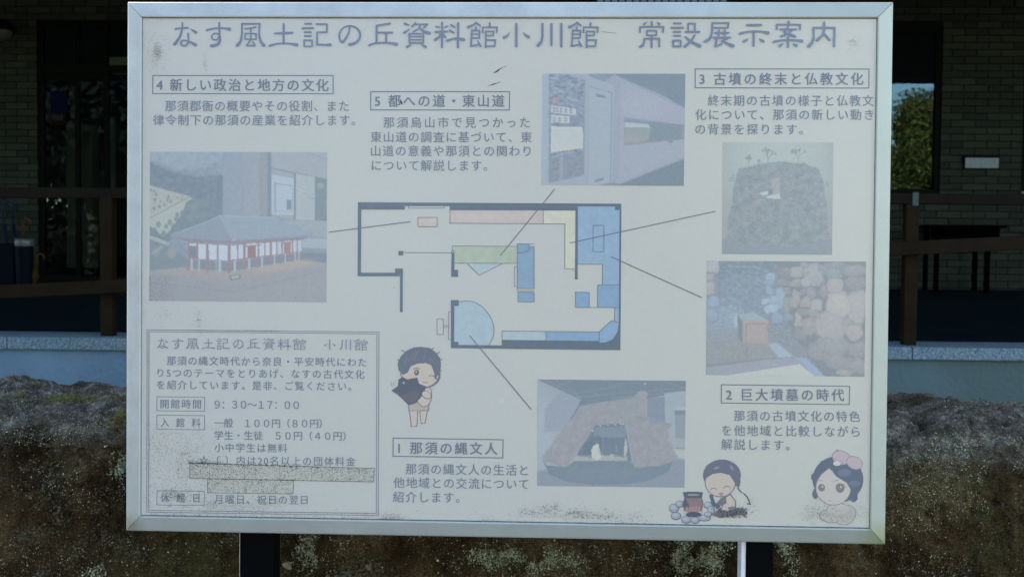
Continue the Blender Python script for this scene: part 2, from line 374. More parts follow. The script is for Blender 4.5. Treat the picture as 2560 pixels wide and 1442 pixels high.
# profile (y, z) from the front foot over the top to the back foot
prof = np.array([(2.98, -.05), (2.95, .25), (2.93, .55), (2.925, .80), (2.95, .93), (3.03, 1.0), (3.18, 1.025), (3.36, 1.03), (3.50, 1.02), (3.58, .95), (3.64, .7), (3.7, .3), (3.72, -.05)])
seg = np.r_[0, np.cumsum(np.hypot(*np.diff(prof, axis=0).T))]
tt = np.interp(np.linspace(0, 1, NV), [0, .08, .30, .55, .86, 1], [0, .45 / seg[-1], .97 / seg[-1], 1.55 / seg[-1], 1.95 / seg[-1], 1]) * seg[-1]
py_ = np.interp(tt, seg, prof[:, 0]); pz_ = np.interp(tt, seg, prof[:, 1])
XX, TT = np.meshgrid(xs, tt); YY = np.interp(TT, seg, prof[:, 0]); ZZ = np.interp(TT, seg, prof[:, 1])
ny = np.gradient(pz_, tt); nzv = -np.gradient(py_, tt); nl = np.hypot(ny, nzv); ny = -ny / nl; nzv = -nzv / nl
NY = np.repeat(ny[:, None], NX, 1); NZ = np.repeat(nzv[:, None], NX, 1)
ZZ = ZZ + np.clip(ZZ, 0, 1) * (-.015 * XX / 2 + .01 + .012 * np.sin(XX * 2.1 + .6))
big = fbm(XX * 1.1, TT * 1.1, 3, 3); med = fbm(XX * 5, TT * 5, 9, 4); fine = fbm(XX * 26, TT * 26, 15, 4, .6)
ridge = 1 - np.abs(fbm(XX * 3.2 + .3 * med, TT * 5.5, 21, 4))
gran = fbm(XX * 75, TT * 75, 25, 3, .6)
D = .025 * big + .009 * med + .0075 * fine + .0035 * gran + .006 * (ridge ** 3 - .5)
pits = np.clip(fbm(XX * 11, TT * 11, 33, 3) - .55, 0, 1); D -= .05 * pits
topm = np.clip((ZZ - .93) * 12, 0, 1)
D += topm * (.012 * fbm(XX * 9, TT * 9, 41, 4, .6) + .018 * fbm(XX * 2.2, TT * 2, 47, 2))
YY2 = YY + NY * -D * -1; ZZ2 = ZZ + NZ * D
vv = np.stack([XX, YY2, ZZ2], -1).reshape(-1, 3)
ii = np.arange(NX * NV).reshape(NV, NX)
ff = np.stack([ii[:-1, :-1], ii[:-1, 1:], ii[1:, 1:], ii[1:, :-1]], -1).reshape(-1, 4)
def grid_mesh(name, verts, faces, smooth=True):
    me = bpy.data.meshes.new(name); nf = len(faces); nk = faces.shape[1]
    me.vertices.add(len(verts)); me.vertices.foreach_set('co', verts.astype(np.float32).ravel())
    me.loops.add(nf * nk); me.loops.foreach_set('vertex_index', faces.astype(np.int32).ravel())
    me.polygons.add(nf); me.polygons.foreach_set('loop_start', np.arange(0, nf * nk, nk, dtype=np.int32)); me.polygons.foreach_set('loop_total', np.full(nf, nk, np.int32))
    me.polygons.foreach_set('use_smooth', np.full(nf, smooth)); me.update(calc_edges=True); me.validate(); return me
m_rock, nt, p = node_mat('rock')
gn = N(nt, 'NewGeometry'); P_ = gn.outputs['Position']
sep = N(nt, 'SeparateXYZ'); nt.links.new(gn.outputs['Normal'], sep.inputs[0])
a1 = noise(nt, P_, 3.2, 7, .6, .4); base = ramp(nt, a1.outputs['Fac'], [(.30, (.010, .006, .002)), (.45, (.050, .028, .010)), (.58, (.110, .068, .028)), (.72, (.17, .125, .065))])
a2 = noise(nt, P_, 70, 4, .65); a7 = noise(nt, P_, 300, 3, .7); g7 = ramp(nt, a7.outputs['Fac'], [(.36, (.22, .21, .20)), (.5, (.9, .9, .9)), (.66, (2.6, 2.5, 2.3))]).outputs[0]
b2 = mixc(nt, .55, base.outputs[0], ramp(nt, a2.outputs['Fac'], [(.3, (.15, .15, .15)), (.7, (1, 1, 1))]).outputs[0], 'MULTIPLY')
a3 = noise(nt, P_, 7, 8, .7, .6); a3b = noise(nt, P_, 130, 3, .6)
mm = N(nt, 'Math', operation='MULTIPLY'); nt.links.new(a3.outputs['Fac'], mm.inputs[0]); nt.links.new(a3b.outputs['Fac'], mm.inputs[1])
lm = ramp(nt, mm.outputs[0], [(.285, (0, 0, 0)), (.36, (1, 1, 1))])
b3 = mixc(nt, lm.outputs[0], b2, (.085, .078, .045))
a4 = noise(nt, P_, 1.9, 4, .6); gm = ramp(nt, a4.outputs['Fac'], [(.50, (0, 0, 0)), (.66, (.6, .6, .6))]); b4 = mixc(nt, gm.outputs[0], b3, (.050, .046, .014))
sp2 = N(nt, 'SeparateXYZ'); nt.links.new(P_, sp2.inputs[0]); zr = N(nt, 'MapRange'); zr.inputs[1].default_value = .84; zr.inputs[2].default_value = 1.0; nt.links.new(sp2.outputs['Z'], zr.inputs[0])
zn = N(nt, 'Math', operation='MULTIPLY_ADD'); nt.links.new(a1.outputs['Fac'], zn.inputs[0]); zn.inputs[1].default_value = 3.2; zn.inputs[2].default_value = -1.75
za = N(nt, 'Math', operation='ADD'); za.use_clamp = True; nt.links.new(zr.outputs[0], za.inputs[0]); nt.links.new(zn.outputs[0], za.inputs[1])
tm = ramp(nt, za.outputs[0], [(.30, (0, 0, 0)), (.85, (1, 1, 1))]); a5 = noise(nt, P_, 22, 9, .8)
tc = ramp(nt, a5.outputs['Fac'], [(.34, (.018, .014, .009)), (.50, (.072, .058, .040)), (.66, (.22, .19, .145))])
mps = N(nt, 'Mapping'); mps.inputs['Scale'].default_value = (1, 1, .16); nt.links.new(P_, mps.inputs[0]); a6 = noise(nt, mps.outputs[0], 6, 6, .65)
b4 = mixc(nt, 1, b4, ramp(nt, a6.outputs['Fac'], [(.36, (.42, .40, .38)), (.56, (1, 1, 1))]).outputs[0], 'MULTIPLY')     # dark runs down the face
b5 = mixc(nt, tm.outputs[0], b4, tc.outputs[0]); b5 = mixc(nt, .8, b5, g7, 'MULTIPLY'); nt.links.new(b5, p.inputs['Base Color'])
p.inputs['Roughness'].default_value = .9; p.inputs['Specular IOR Level'].default_value = .08
bp = N(nt, 'Bump'); bp.inputs['Distance'].default_value = .012; bp.inputs['Strength'].default_value = 1; nt.links.new(a2.outputs['Fac'], bp.inputs['Height']); nt.links.new(bp.outputs[0], p.inputs['Normal'])
bo = thing('boulder', 'long rough lichen-spotted dark boulder lying behind the sign board', 'boulder', (0, 3.3, 0))
rk = link('rock_body', grid_mesh('rock_body', vv - np.array([0, 3.3, 0]), ff), m_rock, bo)
# lichen flakes standing proud of the rock
S3 = np.stack([XX, YY2, ZZ2], -1)
du = np.gradient(S3, axis=1); dv = np.gradient(S3, axis=0); nn = np.cross(du, dv); nn /= np.linalg.norm(nn, axis=2, keepdims=True) + 1e-9
if nn[100, 480, 1] > 0: nn = -nn
def unit(a): return a / (np.linalg.norm(a, axis=-1, keepdims=True) + 1e-9)
def flakes(name, n, m, prob, smin, smax, lift=.0012, k=6, jit=.004):
    w = prob(XX, TT, ZZ2); w[TT > seg[9]] = 0; w = np.clip(w, 0, None).ravel(); w /= w.sum()
    idx = RNG.choice(len(w), n, p=w); S = S3.reshape(-1, 3)[idx]; Nn = nn.reshape(-1, 3)[idx]
    t = unit(np.cross(Nn, RNG.normal(size=(n, 3)))); b = np.cross(Nn, t); sz = smin + (smax - smin) * RNG.random(n) ** 3
    c = S + Nn * lift + t * RNG.uniform(-jit, jit, (n, 1)) + b * RNG.uniform(-jit, jit, (n, 1))
    V = np.empty((n, k + 1, 3))
    for i in range(k):
        a = 2 * math.pi * i / k; rr = (sz * RNG.uniform(.4, 1.25, n))[:, None]; V[:, i] = c + (t * math.cos(a) + b * math.sin(a)) * rr
    V[:, k] = c + Nn * (sz * .35)[:, None]
    base = (np.arange(n) * (k + 1))[:, None, None]; F = base + np.array([[i, (i + 1) % k, k] for i in range(k)])[None]
    o = link(name, grid_mesh(name, V.reshape(-1, 3) - np.array([0, 3.3, 0]), F.reshape(-1, 3), False), m, bo); o['kind'] = 'stuff'; return o
clump = lambda s, sc, th: (lambda x, t, z: np.clip(fbm(x * sc, t * sc, s, 4) - th, 0, 1) + .01)
def isl(name, stops, rough=.9):
    m, nt, p = node_mat(name); g_ = N(nt, 'NewGeometry'); c_ = ramp(nt, g_.outputs['Random Per Island'], stops); nt.links.new(c_.outputs[0], p.inputs['Base Color']); p.inputs['Roughness'].default_value = rough; return m
m_l1 = isl('lichen_olive', [(0, (.10, .080, .030)), (.6, (.25, .22, .105)), (1, (.52, .48, .29))])
m_l2 = isl('lichen_pale', [(0, (.12, .12, .055)), (.7, (.24, .23, .11)), (1, (.50, .46, .30))])
m_l3 = isl('moss_green', [(0, (.03, .028, .003)), (1, (.16, .12, .008))])
fade = lambda x, t, z: .35 + np.clip((z - .62) * 2.2, 0, 1)
flakes('lichen_crust', 120000, m_l1, lambda x, t, z: (np.clip(fbm(x * 3.4, t * 5.5, 61, 5, .65) + .06, 0, .5) * fade(x, t, z) + .012) * (1 - .75 * np.clip((z - .98) * 14, 0, 1)), .0006, .0026, .0008, 4, .005)
def lowp(x, t, z):
    c_ = 0
    for px, py, rx, ry in ((800, 1380, .05, .05), (1720, 1380, .09, .06), (1960, 1400, .03, .05), (240, 1400, .025, .05), (1300, 1400, .12, .03), (2420, 1170, .03, .03), (290, 1160, .03, .03)):
        q_ = pix(px, py, 2.93); c_ = c_ + np.exp(-(((x - q_.x) / rx) ** 2 + ((z - q_.z) / ry) ** 2)) * (t < seg[6])
    return c_ * np.clip(fbm(x * 14, t * 14, 88, 3) + .25, 0, 1)
flakes('lichen_patch', 9000, m_l2, lowp, .0008, .0035)
flakes('lichen_spot', 2600, m_l2, clump(77, 2.4, .2), .0007, .0036)
flakes('lichen_speck', 1500, m_l2, lambda x, t, z: 1 + 0 * x, .0006, .002)
def mossp(x, t, z):
    c_ = 0
    for px, py, r in ((160, 990, .028), (178, 997, .022), (222, 984, .014), (292, 982, .024), (48, 1000, .010), (305, 1062, .02)):
        q = pix(px, py, 3.2); q2 = pix(px, py, 3.2); ym = np.clip(3.2 + (q2.z - 1.02) * 2.2, 3.0, 3.45); c_ = c_ + np.exp(-(((x - q.x * ym / 3.2) / r) ** 2 + ((YY2 - ym) / (r * 1.6)) ** 2)) * (z > .93)
    return c_
flakes('moss_cushion', 5000, m_l3, mossp, .0015, .0045, .003)

# two dry leaves caught on the rock face below the sign
pv = (vv - np.array([0, 0, 1.5])) @ np.array(CAMR); fu = 1280 + FPX * pv[:, 0] / -pv[:, 2]; fv = 721 - FPX * pv[:, 1] / -pv[:, 2]; fu[TT.ravel() > seg[6]] = 1e9
m_leaf = mat('dry_leaf', (.20, .15, .085), .8, noise=(90, .5))
for px, py, ln, a, lab in ((722, 1410, .030, .5, 'pale curled dry leaf on the rock right of the left post'), (925, 1411, .018, .9, 'tiny brown dry leaf on the rock under the middle of the sign')):
    k_ = int(np.argmin((fu - px) ** 2 + (fv - py) ** 2)); c_ = Vector(vv[k_]) + Vector((0, -.006, 0)); V_ = []; F_ = []
    for i in range(9):
        t = i / 8; w_ = ln * .34 * math.sin(math.pi * t) ** .7 + .0004; x_ = (t - .5) * ln
        for s_ in (-1, 0, 1): V_.append((x_ * math.cos(a) + s_ * w_ * math.sin(a) * random.uniform(.85, 1.1), -.004 * abs(s_) - .006 * (t - .5) ** 2 * 8, -x_ * math.sin(a) + s_ * w_ * math.cos(a) * random.uniform(.85, 1.1)))
        if i: F_ += [(3 * i - 3, 3 * i - 2, 3 * i + 1, 3 * i), (3 * i - 2, 3 * i - 1, 3 * i + 2, 3 * i + 1)]
    me = bpy.data.meshes.new('dry_leaf'); me.from_pydata(V_, [], F_); me.update(); lo_ = link('dry_leaf', me, m_leaf); lo_.location = c_; tag(lo_, lab, 'leaf')

# ------------------------------------------------------------------ sign board
SL = Vector((-.1085, 2.5465, 1.4432)); SR = Matrix.Rotation(R(-.12), 3, 'Z') @ Matrix.Rotation(R(88.79), 3, 'X')
SW, SH = 1.8078, 1.2665
sign = thing('sign_board', 'large weathered white museum guide board in an aluminium frame on two dark posts', 'sign', SL)
sign.rotation_euler = SR.to_euler()
Minv = np.array(SR.transposed()); Cc = np.array(CAMR)
cam0 = Minv @ (np.array([0, 0, 1.5]) - np.array(SL))
ZP = -.006                               # printed face of the panel, behind the frame front
def L(px, py, z=ZP):                     # photograph pixel -> point on the board face (board coordinates, metres)
    px = np.asarray(px, float); py = np.asarray(py, float)
    d = np.stack([(px - 1280) / FPX, -(py - 721) / FPX, -np.ones_like(px)], -1) @ Cc.T @ Minv.T
    t = (ZP - cam0[2]) / d[..., 2]; q = cam0 + d * t[..., None]; q[..., 2] = z; return q
PXM = 1.0 / 1063                         # metres per photo pixel on the board

KRGB = np.array([.70, .90, 1.22]); VEIL = np.array([.061, .078, .067])   # diffuse gain and sheen of the film         # how bright white reads on the board; print inks are given as they read faded
def ink(c): return np.clip((lin(c) - VEIL) / KRGB, .004, .95)

m_alu, nt, p = node_mat('aluminium')
tc_ = N(nt, 'TexCoord'); mp = N(nt, 'Mapping'); nt.links.new(tc_.outputs['Object'], mp.inputs[0]); mp.inputs['Scale'].default_value = (1, 1, 1)
n1 = noise(nt, mp.outputs[0], 9, 8, .65); n2 = noise(nt, mp.outputs[0], 260, 3, .6)
cc = ramp(nt, n1.outputs['Fac'], [(.3, (.50, .47, .41)), (.7, (.63, .60, .53))])
c2 = mixc(nt, .25, cc.outputs[0], n2.outputs['Color'], 'MULTIPLY')
# yellow-brown stains round the two lower corners
def corner_mask(cx_, cy_, r):
    cmb = N(nt, 'VectorMath', operation='DISTANCE'); nt.links.new(tc_.outputs['Object'], cmb.inputs[0]); cmb.inputs[1].default_value = (cx_, cy_, 0)
    ad_ = N(nt, 'Math', operation='ADD'); ml = N(nt, 'Math', operation='MULTIPLY'); nt.links.new(n1.outputs['Fac'], ml.inputs[0]); ml.inputs[1].default_value = r * .8
    nt.links.new(cmb.outputs['Value'], ad_.inputs[0]); nt.links.new(ml.outputs[0], ad_.inputs[1])
    return ramp(nt, ad_.outputs[0], [(r * .5, (.8, .8, .8)), (r * 1.3, (0, 0, 0))]).outputs[0]
sx_ = N(nt, 'SeparateXYZ'); nt.links.new(tc_.outputs['Object'], sx_.inputs[0])
def axis_mask(sock, lo, hi, mx_):
    a_ = N(nt, 'Math', operation='ADD'); m_ = N(nt, 'Math', operation='MULTIPLY'); nt.links.new(n1.outputs['Fac'], m_.inputs[0]); m_.inputs[1].default_value = .25; nt.links.new(sock, a_.inputs[0]); nt.links.new(m_.outputs[0], a_.inputs[1])
    r_ = N(nt, 'MapRange'); r_.inputs[1].default_value = lo + .125; r_.inputs[2].default_value = hi + .125; r_.inputs[4].default_value = mx_; nt.links.new(a_.outputs[0], r_.inputs[0]); return r_.outputs[0]
c2 = mixc(nt, axis_mask(sx_.outputs['X'], .1, 1.0, .75), c2, (.40, .385, .27))        # darker and yellower towards the right
c2 = mixc(nt, axis_mask(sx_.outputs['Y'], -.2, -.62, .5), c2, (.42, .40, .32))
c3 = mixc(nt, corner_mask(SW / 2 - .01, -SH / 2 + .0, .07), c2, (.30, .28, .10))
c3 = mixc(nt, corner_mask(-SW / 2 + .01, -SH / 2 + .01, .045), c3, (.28, .23, .14))
nt.links.new(c3, p.inputs['Base Color']); p.inputs['Metallic'].default_value = .35; p.inputs['Roughness'].default_value = .48
bp = N(nt, 'Bump'); bp.inputs['Distance'].default_value = .0006; nt.links.new(n2.outputs['Fac'], bp.inputs['Height']); nt.links.new(bp.outputs[0], p.inputs['Normal'])
FP = [(0, -.042), (0, -.0115), (.0012, -.0092), (.004, -.0078), (.031, -.0010), (.035, 0), (.0372, -.0008), (.038, -.003), (.038, -.012), (.038, -.042)]
def bar(c0, c1, n0):                     # mitred bar between outer corners c0, c1; n0 = inward direction
    c0 = Vector(c0); c1 = Vector(c1); t = (c1 - c0).normalized(); n0 = Vector(n0); vs_ = []; fs = []; gp = .0007
    for i, (w, z) in enumerate(FP):
        for c_, s in ((c0, 1), (c1, -1)): q = c_ + n0 * w + t * s * (w + gp); vs_.append((q.x, q.y, z))
    k = len(FP)
    for i in range(k): j = (i + 1) % k; fs.append((2 * i, 2 * i + 1, 2 * j + 1, 2 * j))
    fs.append(tuple(2 * i for i in range(k))); fs.append(tuple(2 * i + 1 for i in reversed(range(k))))
    MB().add(vs_, fs).build('frame_bar', m_alu, sign)
hw, hh = SW / 2, SH / 2
bar((-hw, hh, 0), (hw, hh, 0), (0, -1, 0)); bar((hw, -hh, 0), (-hw, -hh, 0), (0, 1, 0))
bar((-hw, -hh, 0), (-hw, hh, 0), (1, 0, 0)); bar((hw, hh, 0), (hw, -hh, 0), (-1, 0, 0))
MB().box(-hw + .003, hw - .003, -hh + .003, hh - .003, -.050, -.0425).build('back_sheet', mat('back_sheet', (.25, .25, .26), .5, metal=.5), sign)

m_panel, nt, p = node_mat('printed_panel')
tc_ = N(nt, 'TexCoord'); O_ = tc_.outputs['Object']
n1 = noise(nt, O_, 2.3, 6, .6); n2 = noise(nt, O_, 90, 4, .6); n3 = noise(nt, O_, 14, 7, .7, .3)
w0 = tuple(float(v) for v in ink((182, 193, 199))); w1 = tuple(float(v) for v in ink((188, 197, 196)))
sx_ = N(nt, 'SeparateXYZ'); nt.links.new(O_, sx_.inputs[0]); ma = N(nt, 'Math', operation='MULTIPLY_ADD'); nt.links.new(n1.outputs['Fac'], ma.inputs[0]); ma.inputs[1].default_value = 1.6; nt.links.new(sx_.outputs['X'], ma.inputs[2])
mr_ = N(nt, 'MapRange'); mr_.inputs[1].default_value = -.1; mr_.inputs[2].default_value = 1.6; nt.links.new(ma.outputs[0], mr_.inputs[0]); c1_ = mixc(nt, mr_.outputs[0], w0, w1)   # paler and less blue towards the right
c2_ = mixc(nt, ramp(nt, n3.outputs['Fac'], [(.56, (0, 0, 0)), (.8, (.22, .22, .22))]).outputs[0], c1_, tuple(v * .82 for v in w0))
c3_ = mixc(nt, .10, c2_, n2.outputs['Color'], 'MULTIPLY')
nt.links.new(c3_, p.inputs['Base Color']); p.inputs['Roughness'].default_value = .32; p.inputs['Specular IOR Level'].default_value = .4
panel = MB().box(-hw + .038, hw - .038, -hh + .038, hh - .038, -.011, ZP).build('panel', m_panel, sign)
m_rub = mat('sealant', (.10, .12, .13), .7, noise=(120, .5))
for a, b in (((-hw + .0375, hh - .0395), (hw - .0375, hh - .0375)), ((-hw + .0375, -hh + .0375), (hw - .0375, -hh + .0402))):
    MB().box(a[0], b[0], min(a[1], b[1]), max(a[1], b[1]), ZP + .0001, ZP + .0016).build('sealant_bead', m_rub, sign)
for xx in (-hw + .0375, hw - .0387): MB().box(xx, xx + .0012, -hh + .0405, hh - .0398, ZP + .0001, ZP + .0014).build('sealant_bead', m_rub, sign)

# posts: dark front, plus an added pale strip painting sunlight on the left side
m_pd = mat('dark_post', (.0006, .0008, .001), .6, spec=.06); m_pl = mat('painted_sun_edge', (.78, .72, .68), .35, metal=.2, noise=(40, .15))
zl = float(L(1280, 1400)[1])
for pa, pb, fw in ((602.5, 688, 1.5), (1838, 1916, 11)):
    xa = float(L(pa, 1400)[0]); xb = float(L(pb, 1400)[0]); k = (2.5465 + .09) / 2.5465
    xa *= k; xb *= k; xa += -.1085 * (k - 1) * -1; xb += -.1085 * (k - 1) * -1
    xf = xa + fw * PXM
    MB().box(xf, xb, -1.445, hh - .05, -.115, -.052).build('post', m_pd, sign, bevel=.003)
    MB().box(xa, xf - .0002, -1.445, hh - .05, -.109, -.056).build('post_flange', m_pl, sign)  # added strip painting sunlight on the post side, not a real flange

# ---- print: vector shapes, text and faded pictures, each a thin sheet on the panel
ZF, ZL, ZT = ZP + .0004, ZP + .0008, ZP + .0011      # fills, lines, text
def flatmat(name, c, rough=.32):
    c = tuple(float(v) for v in ink(c)); m = mat(name, c, rough, spec=.4, noise=(60, .05, 3)); return m
class Flat:
    def __init__(s, z): s.z = z; s.v = []; s.f = []; s.k = 0
    def poly(s, pts):                    # pts in photo px
        q = L([a for a, b in pts], [b for a, b in pts], s.z + s.k * 2e-6); s.k += 1
        n = len(s.v); s.v += q.tolist(); s.f.append(list(range(n, n + len(pts)))); return s
    def line(s, a, b, w):
        a = np.array(a, float); b = np.array(b, float); t = (b - a) / (np.linalg.norm(b - a) + 1e-9); n_ = np.array([-t[1], t[0]]) * w / 2; e = t * w / 2
        return s.poly([tuple(a - n_ - e), tuple(b - n_ + e), tuple(b + n_ + e), tuple(a + n_ - e)])
    def loop(s, pts, w):
        for a, b in zip(pts, pts[1:] + pts[:1]): s.line(a, b, w)
        return s
    def path(s, pts, w):
        for a, b in zip(pts, pts[1:]): s.line(a, b, w)
        return s
    def disc(s, c, r, n=14): return s.poly([(c[0] + r * math.cos(2 * math.pi * i / n), c[1] + r * math.sin(2 * math.pi * i / n)) for i in range(n)])
    def stroke(s, pts):                  # [(x, y, width)] tapered round stroke
        for (x0, y0, w0_), (x1, y1, w1_) in zip(pts, pts[1:]):
            d = math.hypot(x1 - x0, y1 - y0) + 1e-9; nx, ny_ = -(y1 - y0) / d, (x1 - x0) / d
            s.poly([(x0 - nx * w0_ / 2, y0 - ny_ * w0_ / 2), (x1 - nx * w1_ / 2, y1 - ny_ * w1_ / 2), (x1 + nx * w1_ / 2, y1 + ny_ * w1_ / 2), (x0 + nx * w0_ / 2, y0 + ny_ * w0_ / 2)])
        for x, y, w in pts: s.disc((x, y), w / 2, 12)
        return s
    def build(s, name, m, parent=None):
        me = bpy.data.meshes.new(name); me.from_pydata(s.v, [], s.f); me.update()
        bm = bmesh.new(); bm.from_mesh(me)
        for f in bm.faces:
            if f.normal.z < 0: f.normal_flip()
        bm.to_mesh(me); bm.free()
        return link(name, me, m, parent if parent is not None else sign)

INK = (124, 140, 157); m_ink = flatmat('faded_ink', INK); m_title = flatmat('title_ink', (121, 139, 163)); m_line = flatmat('line_ink', (116, 130, 144))
m_walls = flatmat('plan_wall_ink', (112, 129, 141))

# title strokes, traced on enlargements: (origin x, origin y, scale) and strokes of (x, y, width)
GA, GB, GC = (400, 40, 4.571), (940, 40, 4.414), (1560, 40, 4.571)
def W(w, *pts): return [(p[0], p[1], p[2] if len(p) > 2 else w) for p in pts]
def rect(x0, y0, x1, y1, w): return W(w, (x0, y0), (x1, y0), (x1, y1), (x0, y1), (x0, y0))
KAN = [W(20, (1105, 80, 22), (1075, 105), (1022, 128, 34)), W(18, (1105, 78, 22), (1150, 112)), W(20, (1103, 130), (1103, 155)),
       W(18, (1060, 165), (1145, 165), (1140, 248), (1058, 248)), W(14, (1060, 205), (1140, 205)), W(20, (1060, 160, 18), (1050, 338)),
       W(18, (1050, 338, 20), (1110, 325), (1140, 318)), W(18, (1125, 280, 14), (1155, 338, 24)), W(20, (1255, 85, 22), (1255, 120)),
       W(18, (1178, 185), (1180, 130, 16), (1338, 130), (1332, 185)), W(16, (1213, 175), (1300, 175), (1295, 220), (1213, 220)),
       W(22, (1213, 172, 16), (1213, 350)), W(16, (1213, 270), (1318, 270, 18), (1310, 338, 18), (1213, 338))]
CH = {}
CH['な'] = (GA, 288, [W(20, (178, 152, 22), (250, 143), (320, 140, 22)), W(22, (258, 85, 20), (255, 150, 20), (238, 215, 26), (205, 280, 32), (170, 325, 38)),
    W(20, (352, 152, 8), (375, 170, 22), (412, 192, 34)), W(20, (322, 205, 22), (326, 260), (320, 310), (300, 338), (275, 345), (250, 335), (240, 312), (252, 290), (280, 283, 18), (320, 293), (365, 312, 30), (408, 335, 38))])
CH['す'] = (GA, 666, [W(20, (535, 168, 24), (600, 150), (680, 143), (740, 145), (795, 155, 38)), W(24, (680, 85), (680, 150, 22), (683, 230, 20), (688, 280, 26), (665, 320, 32), (630, 340, 34), (590, 345, 36)),
    W(17, (672, 215), (652, 204), (630, 203), (607, 215), (594, 240), (602, 266), (630, 277), (660, 268), (678, 235))])
CH['風'] = (GA, 1038, [W(20, (938, 93), (938, 200, 22), (930, 265, 26), (912, 310, 32), (885, 340, 38)), W(20, (935, 93), (1140, 93)), W(22, (1140, 93), (1135, 200, 20), (1145, 265, 26), (1162, 310, 32), (1190, 340, 38)),
    W(20, (975, 150), (1030, 145), (1095, 132)), W(18, (1040, 150), (1040, 270), (1015, 310), (990, 342)), rect(975, 205, 1100, 270, 16), W(18, (990, 342), (1080, 342)), W(18, (1065, 300, 16), (1085, 342, 22))])
CH['土'] = (GA, 1413, [W(22, (1315, 203), (1515, 197, 24)), W(24, (1415, 98), (1415, 320)), W(20, (1258, 345, 28), (1320, 325), (1415, 315, 18), (1500, 322, 22), (1565, 335, 38))])
CH['記'] = (GA, 1795, [W(22, (1660, 93), (1730, 93)), W(23, (1630, 145), (1752, 143)), W(20, (1655, 190), (1728, 190)), W(20, (1655, 233), (1728, 233)), rect(1650, 282, 1740, 352, 19),
    W(19, (1790, 98, 22), (1910, 98), (1908, 190), (1797, 190), (1797, 330, 22), (1900, 335, 24), (1948, 333, 36))])
CH['の'] = (GA, 2170, [W(20, (2170, 120), (2165, 170), (2150, 215), (2120, 265, 24), (2085, 305, 26), (2062, 280), (2052, 240), (2055, 200), (2075, 160, 18), (2110, 132, 18), (2160, 118, 18), (2215, 125), (2262, 155), (2288, 205, 22), (2282, 260, 24), (2250, 300, 28), (2210, 322, 32), (2168, 330, 34))])
CH['丘'] = (GB, 75, [W(20, (10, 110, 22), (80, 100), (155, 88, 24)), W(22, (10, 110), (8, 300, 24)), W(21, (8, 188), (180, 188)), W(21, (115, 195), (113, 300)), W(20, (-72, 328, 26), (-30, 310), (15, 302), (110, 299), (170, 303, 24), (228, 316, 36))])
CH['資'] = (GB, 452, [W(20, (318, 88, 26), (365, 105, 14)), W(20, (312, 190, 26), (372, 152, 14)), W(20, (440, 75, 14), (400, 122, 24)), W(18, (435, 97), (570, 97), (530, 138)), W(18, (490, 105, 16), (480, 140), (415, 178, 22)), W(20, (480, 135, 18), (530, 175, 24), (588, 193, 36)),
    rect(370, 200, 525, 300, 18), W(15, (380, 232), (520, 232)), W(15, (380, 267), (520, 267)), W(20, (390, 318, 12), (347, 345, 32)), W(20, (505, 318, 12), (548, 345, 32))])
CH['料'] = (GB, 815, [W(23, (730, 80), (730, 350)), W(16, (665, 122, 20), (703, 130, 12)), W(16, (790, 120, 20), (752, 131, 12)), W(23, (662, 180, 26), (785, 178)), W(20, (725, 195, 18), (695, 240, 24), (657, 265, 34)), W(20, (738, 205, 18), (768, 238, 24)),
    W(20, (828, 103), (870, 130, 18)), W(20, (815, 165), (862, 190, 18)), W(24, (908, 85), (906, 350)), W(20, (785, 278, 26), (850, 257), (910, 250), (968, 266, 36))])
CH['館'] = (GB, 1180, KAN)
CH['小'] = (GB, 1550, [W(25, (1550, 95), (1550, 340)), W(20, (1475, 188, 8), (1450, 225, 22), (1416, 242, 34)), W(20, (1628, 188, 8), (1650, 215, 22), (1684, 237, 34))])
CH['川'] = (GB, 1918, [W(24, (1838, 92), (1838, 230), (1828, 285, 26), (1790, 330, 36)), W(24, (1937, 95), (1937, 325)), W(24, (2046, 92), (2046, 345))])
CH['館b'] = (GB, 2292, [[(x + 1112, y, w) for x, y, w in s] for s in KAN])
CH['常'] = (GC, 0, [W(24, (318, 75), (318, 125)), W(20, (262, 76, 8), (232, 98, 28)), W(20, (376, 76, 8), (403, 98, 28)), W(20, (183, 190), (185, 130, 18), (318, 128, 18), (452, 130), (445, 190, 22)), rect(262, 172, 370, 225, 18),
    W(22, (318, 228, 18), (316, 362, 24)), W(18, (232, 265), (405, 263)), W(20, (232, 265), (228, 315, 24), (215, 340, 30), (190, 355, 34)), W(22, (403, 263, 20), (402, 355))])
CH['設'] = (GC, 0, [W(22, (570, 90), (650, 90)), W(23, (540, 140), (675, 140)), W(20, (570, 187), (645, 187)), W(20, (570, 232), (645, 232)), rect(562, 285, 648, 352, 20), W(19, (733, 185), (733, 92), (812, 92), (808, 180)),
    W(22, (705, 187), (862, 187)), W(24, (702, 245, 20), (770, 298), (865, 348, 38)), W(24, (808, 225, 20), (770, 290), (700, 352, 34))])
CH['展'] = (GC, 0, [W(19, (1010, 85), (1195, 85), (1185, 140), (1010, 140)), W(22, (1010, 85), (1008, 180), (992, 245, 26), (968, 278, 30), (930, 295, 34)), W(20, (1040, 198), (1195, 198)), W(20, (1083, 170), (1083, 250)), W(20, (1152, 170), (1152, 250)),
    W(21, (1020, 252), (1215, 252)), W(22, (1060, 262), (1045, 355)), W(20, (1045, 355), (1115, 325)), W(18, (1180, 265), (1115, 295)), W(22, (1120, 285, 16), (1170, 315, 26), (1245, 348, 38))])
CH['示'] = (GC, 0, [W(25, (1408, 110), (1565, 108)), W(20, (1325, 208, 28), (1400, 188), (1490, 180), (1580, 185), (1645, 200, 38)), W(23, (1483, 185), (1480, 350)), W(20, (1417, 262, 8), (1400, 280, 22), (1372, 295, 32)), W(20, (1548, 262, 8), (1562, 280, 22), (1590, 293, 32))])
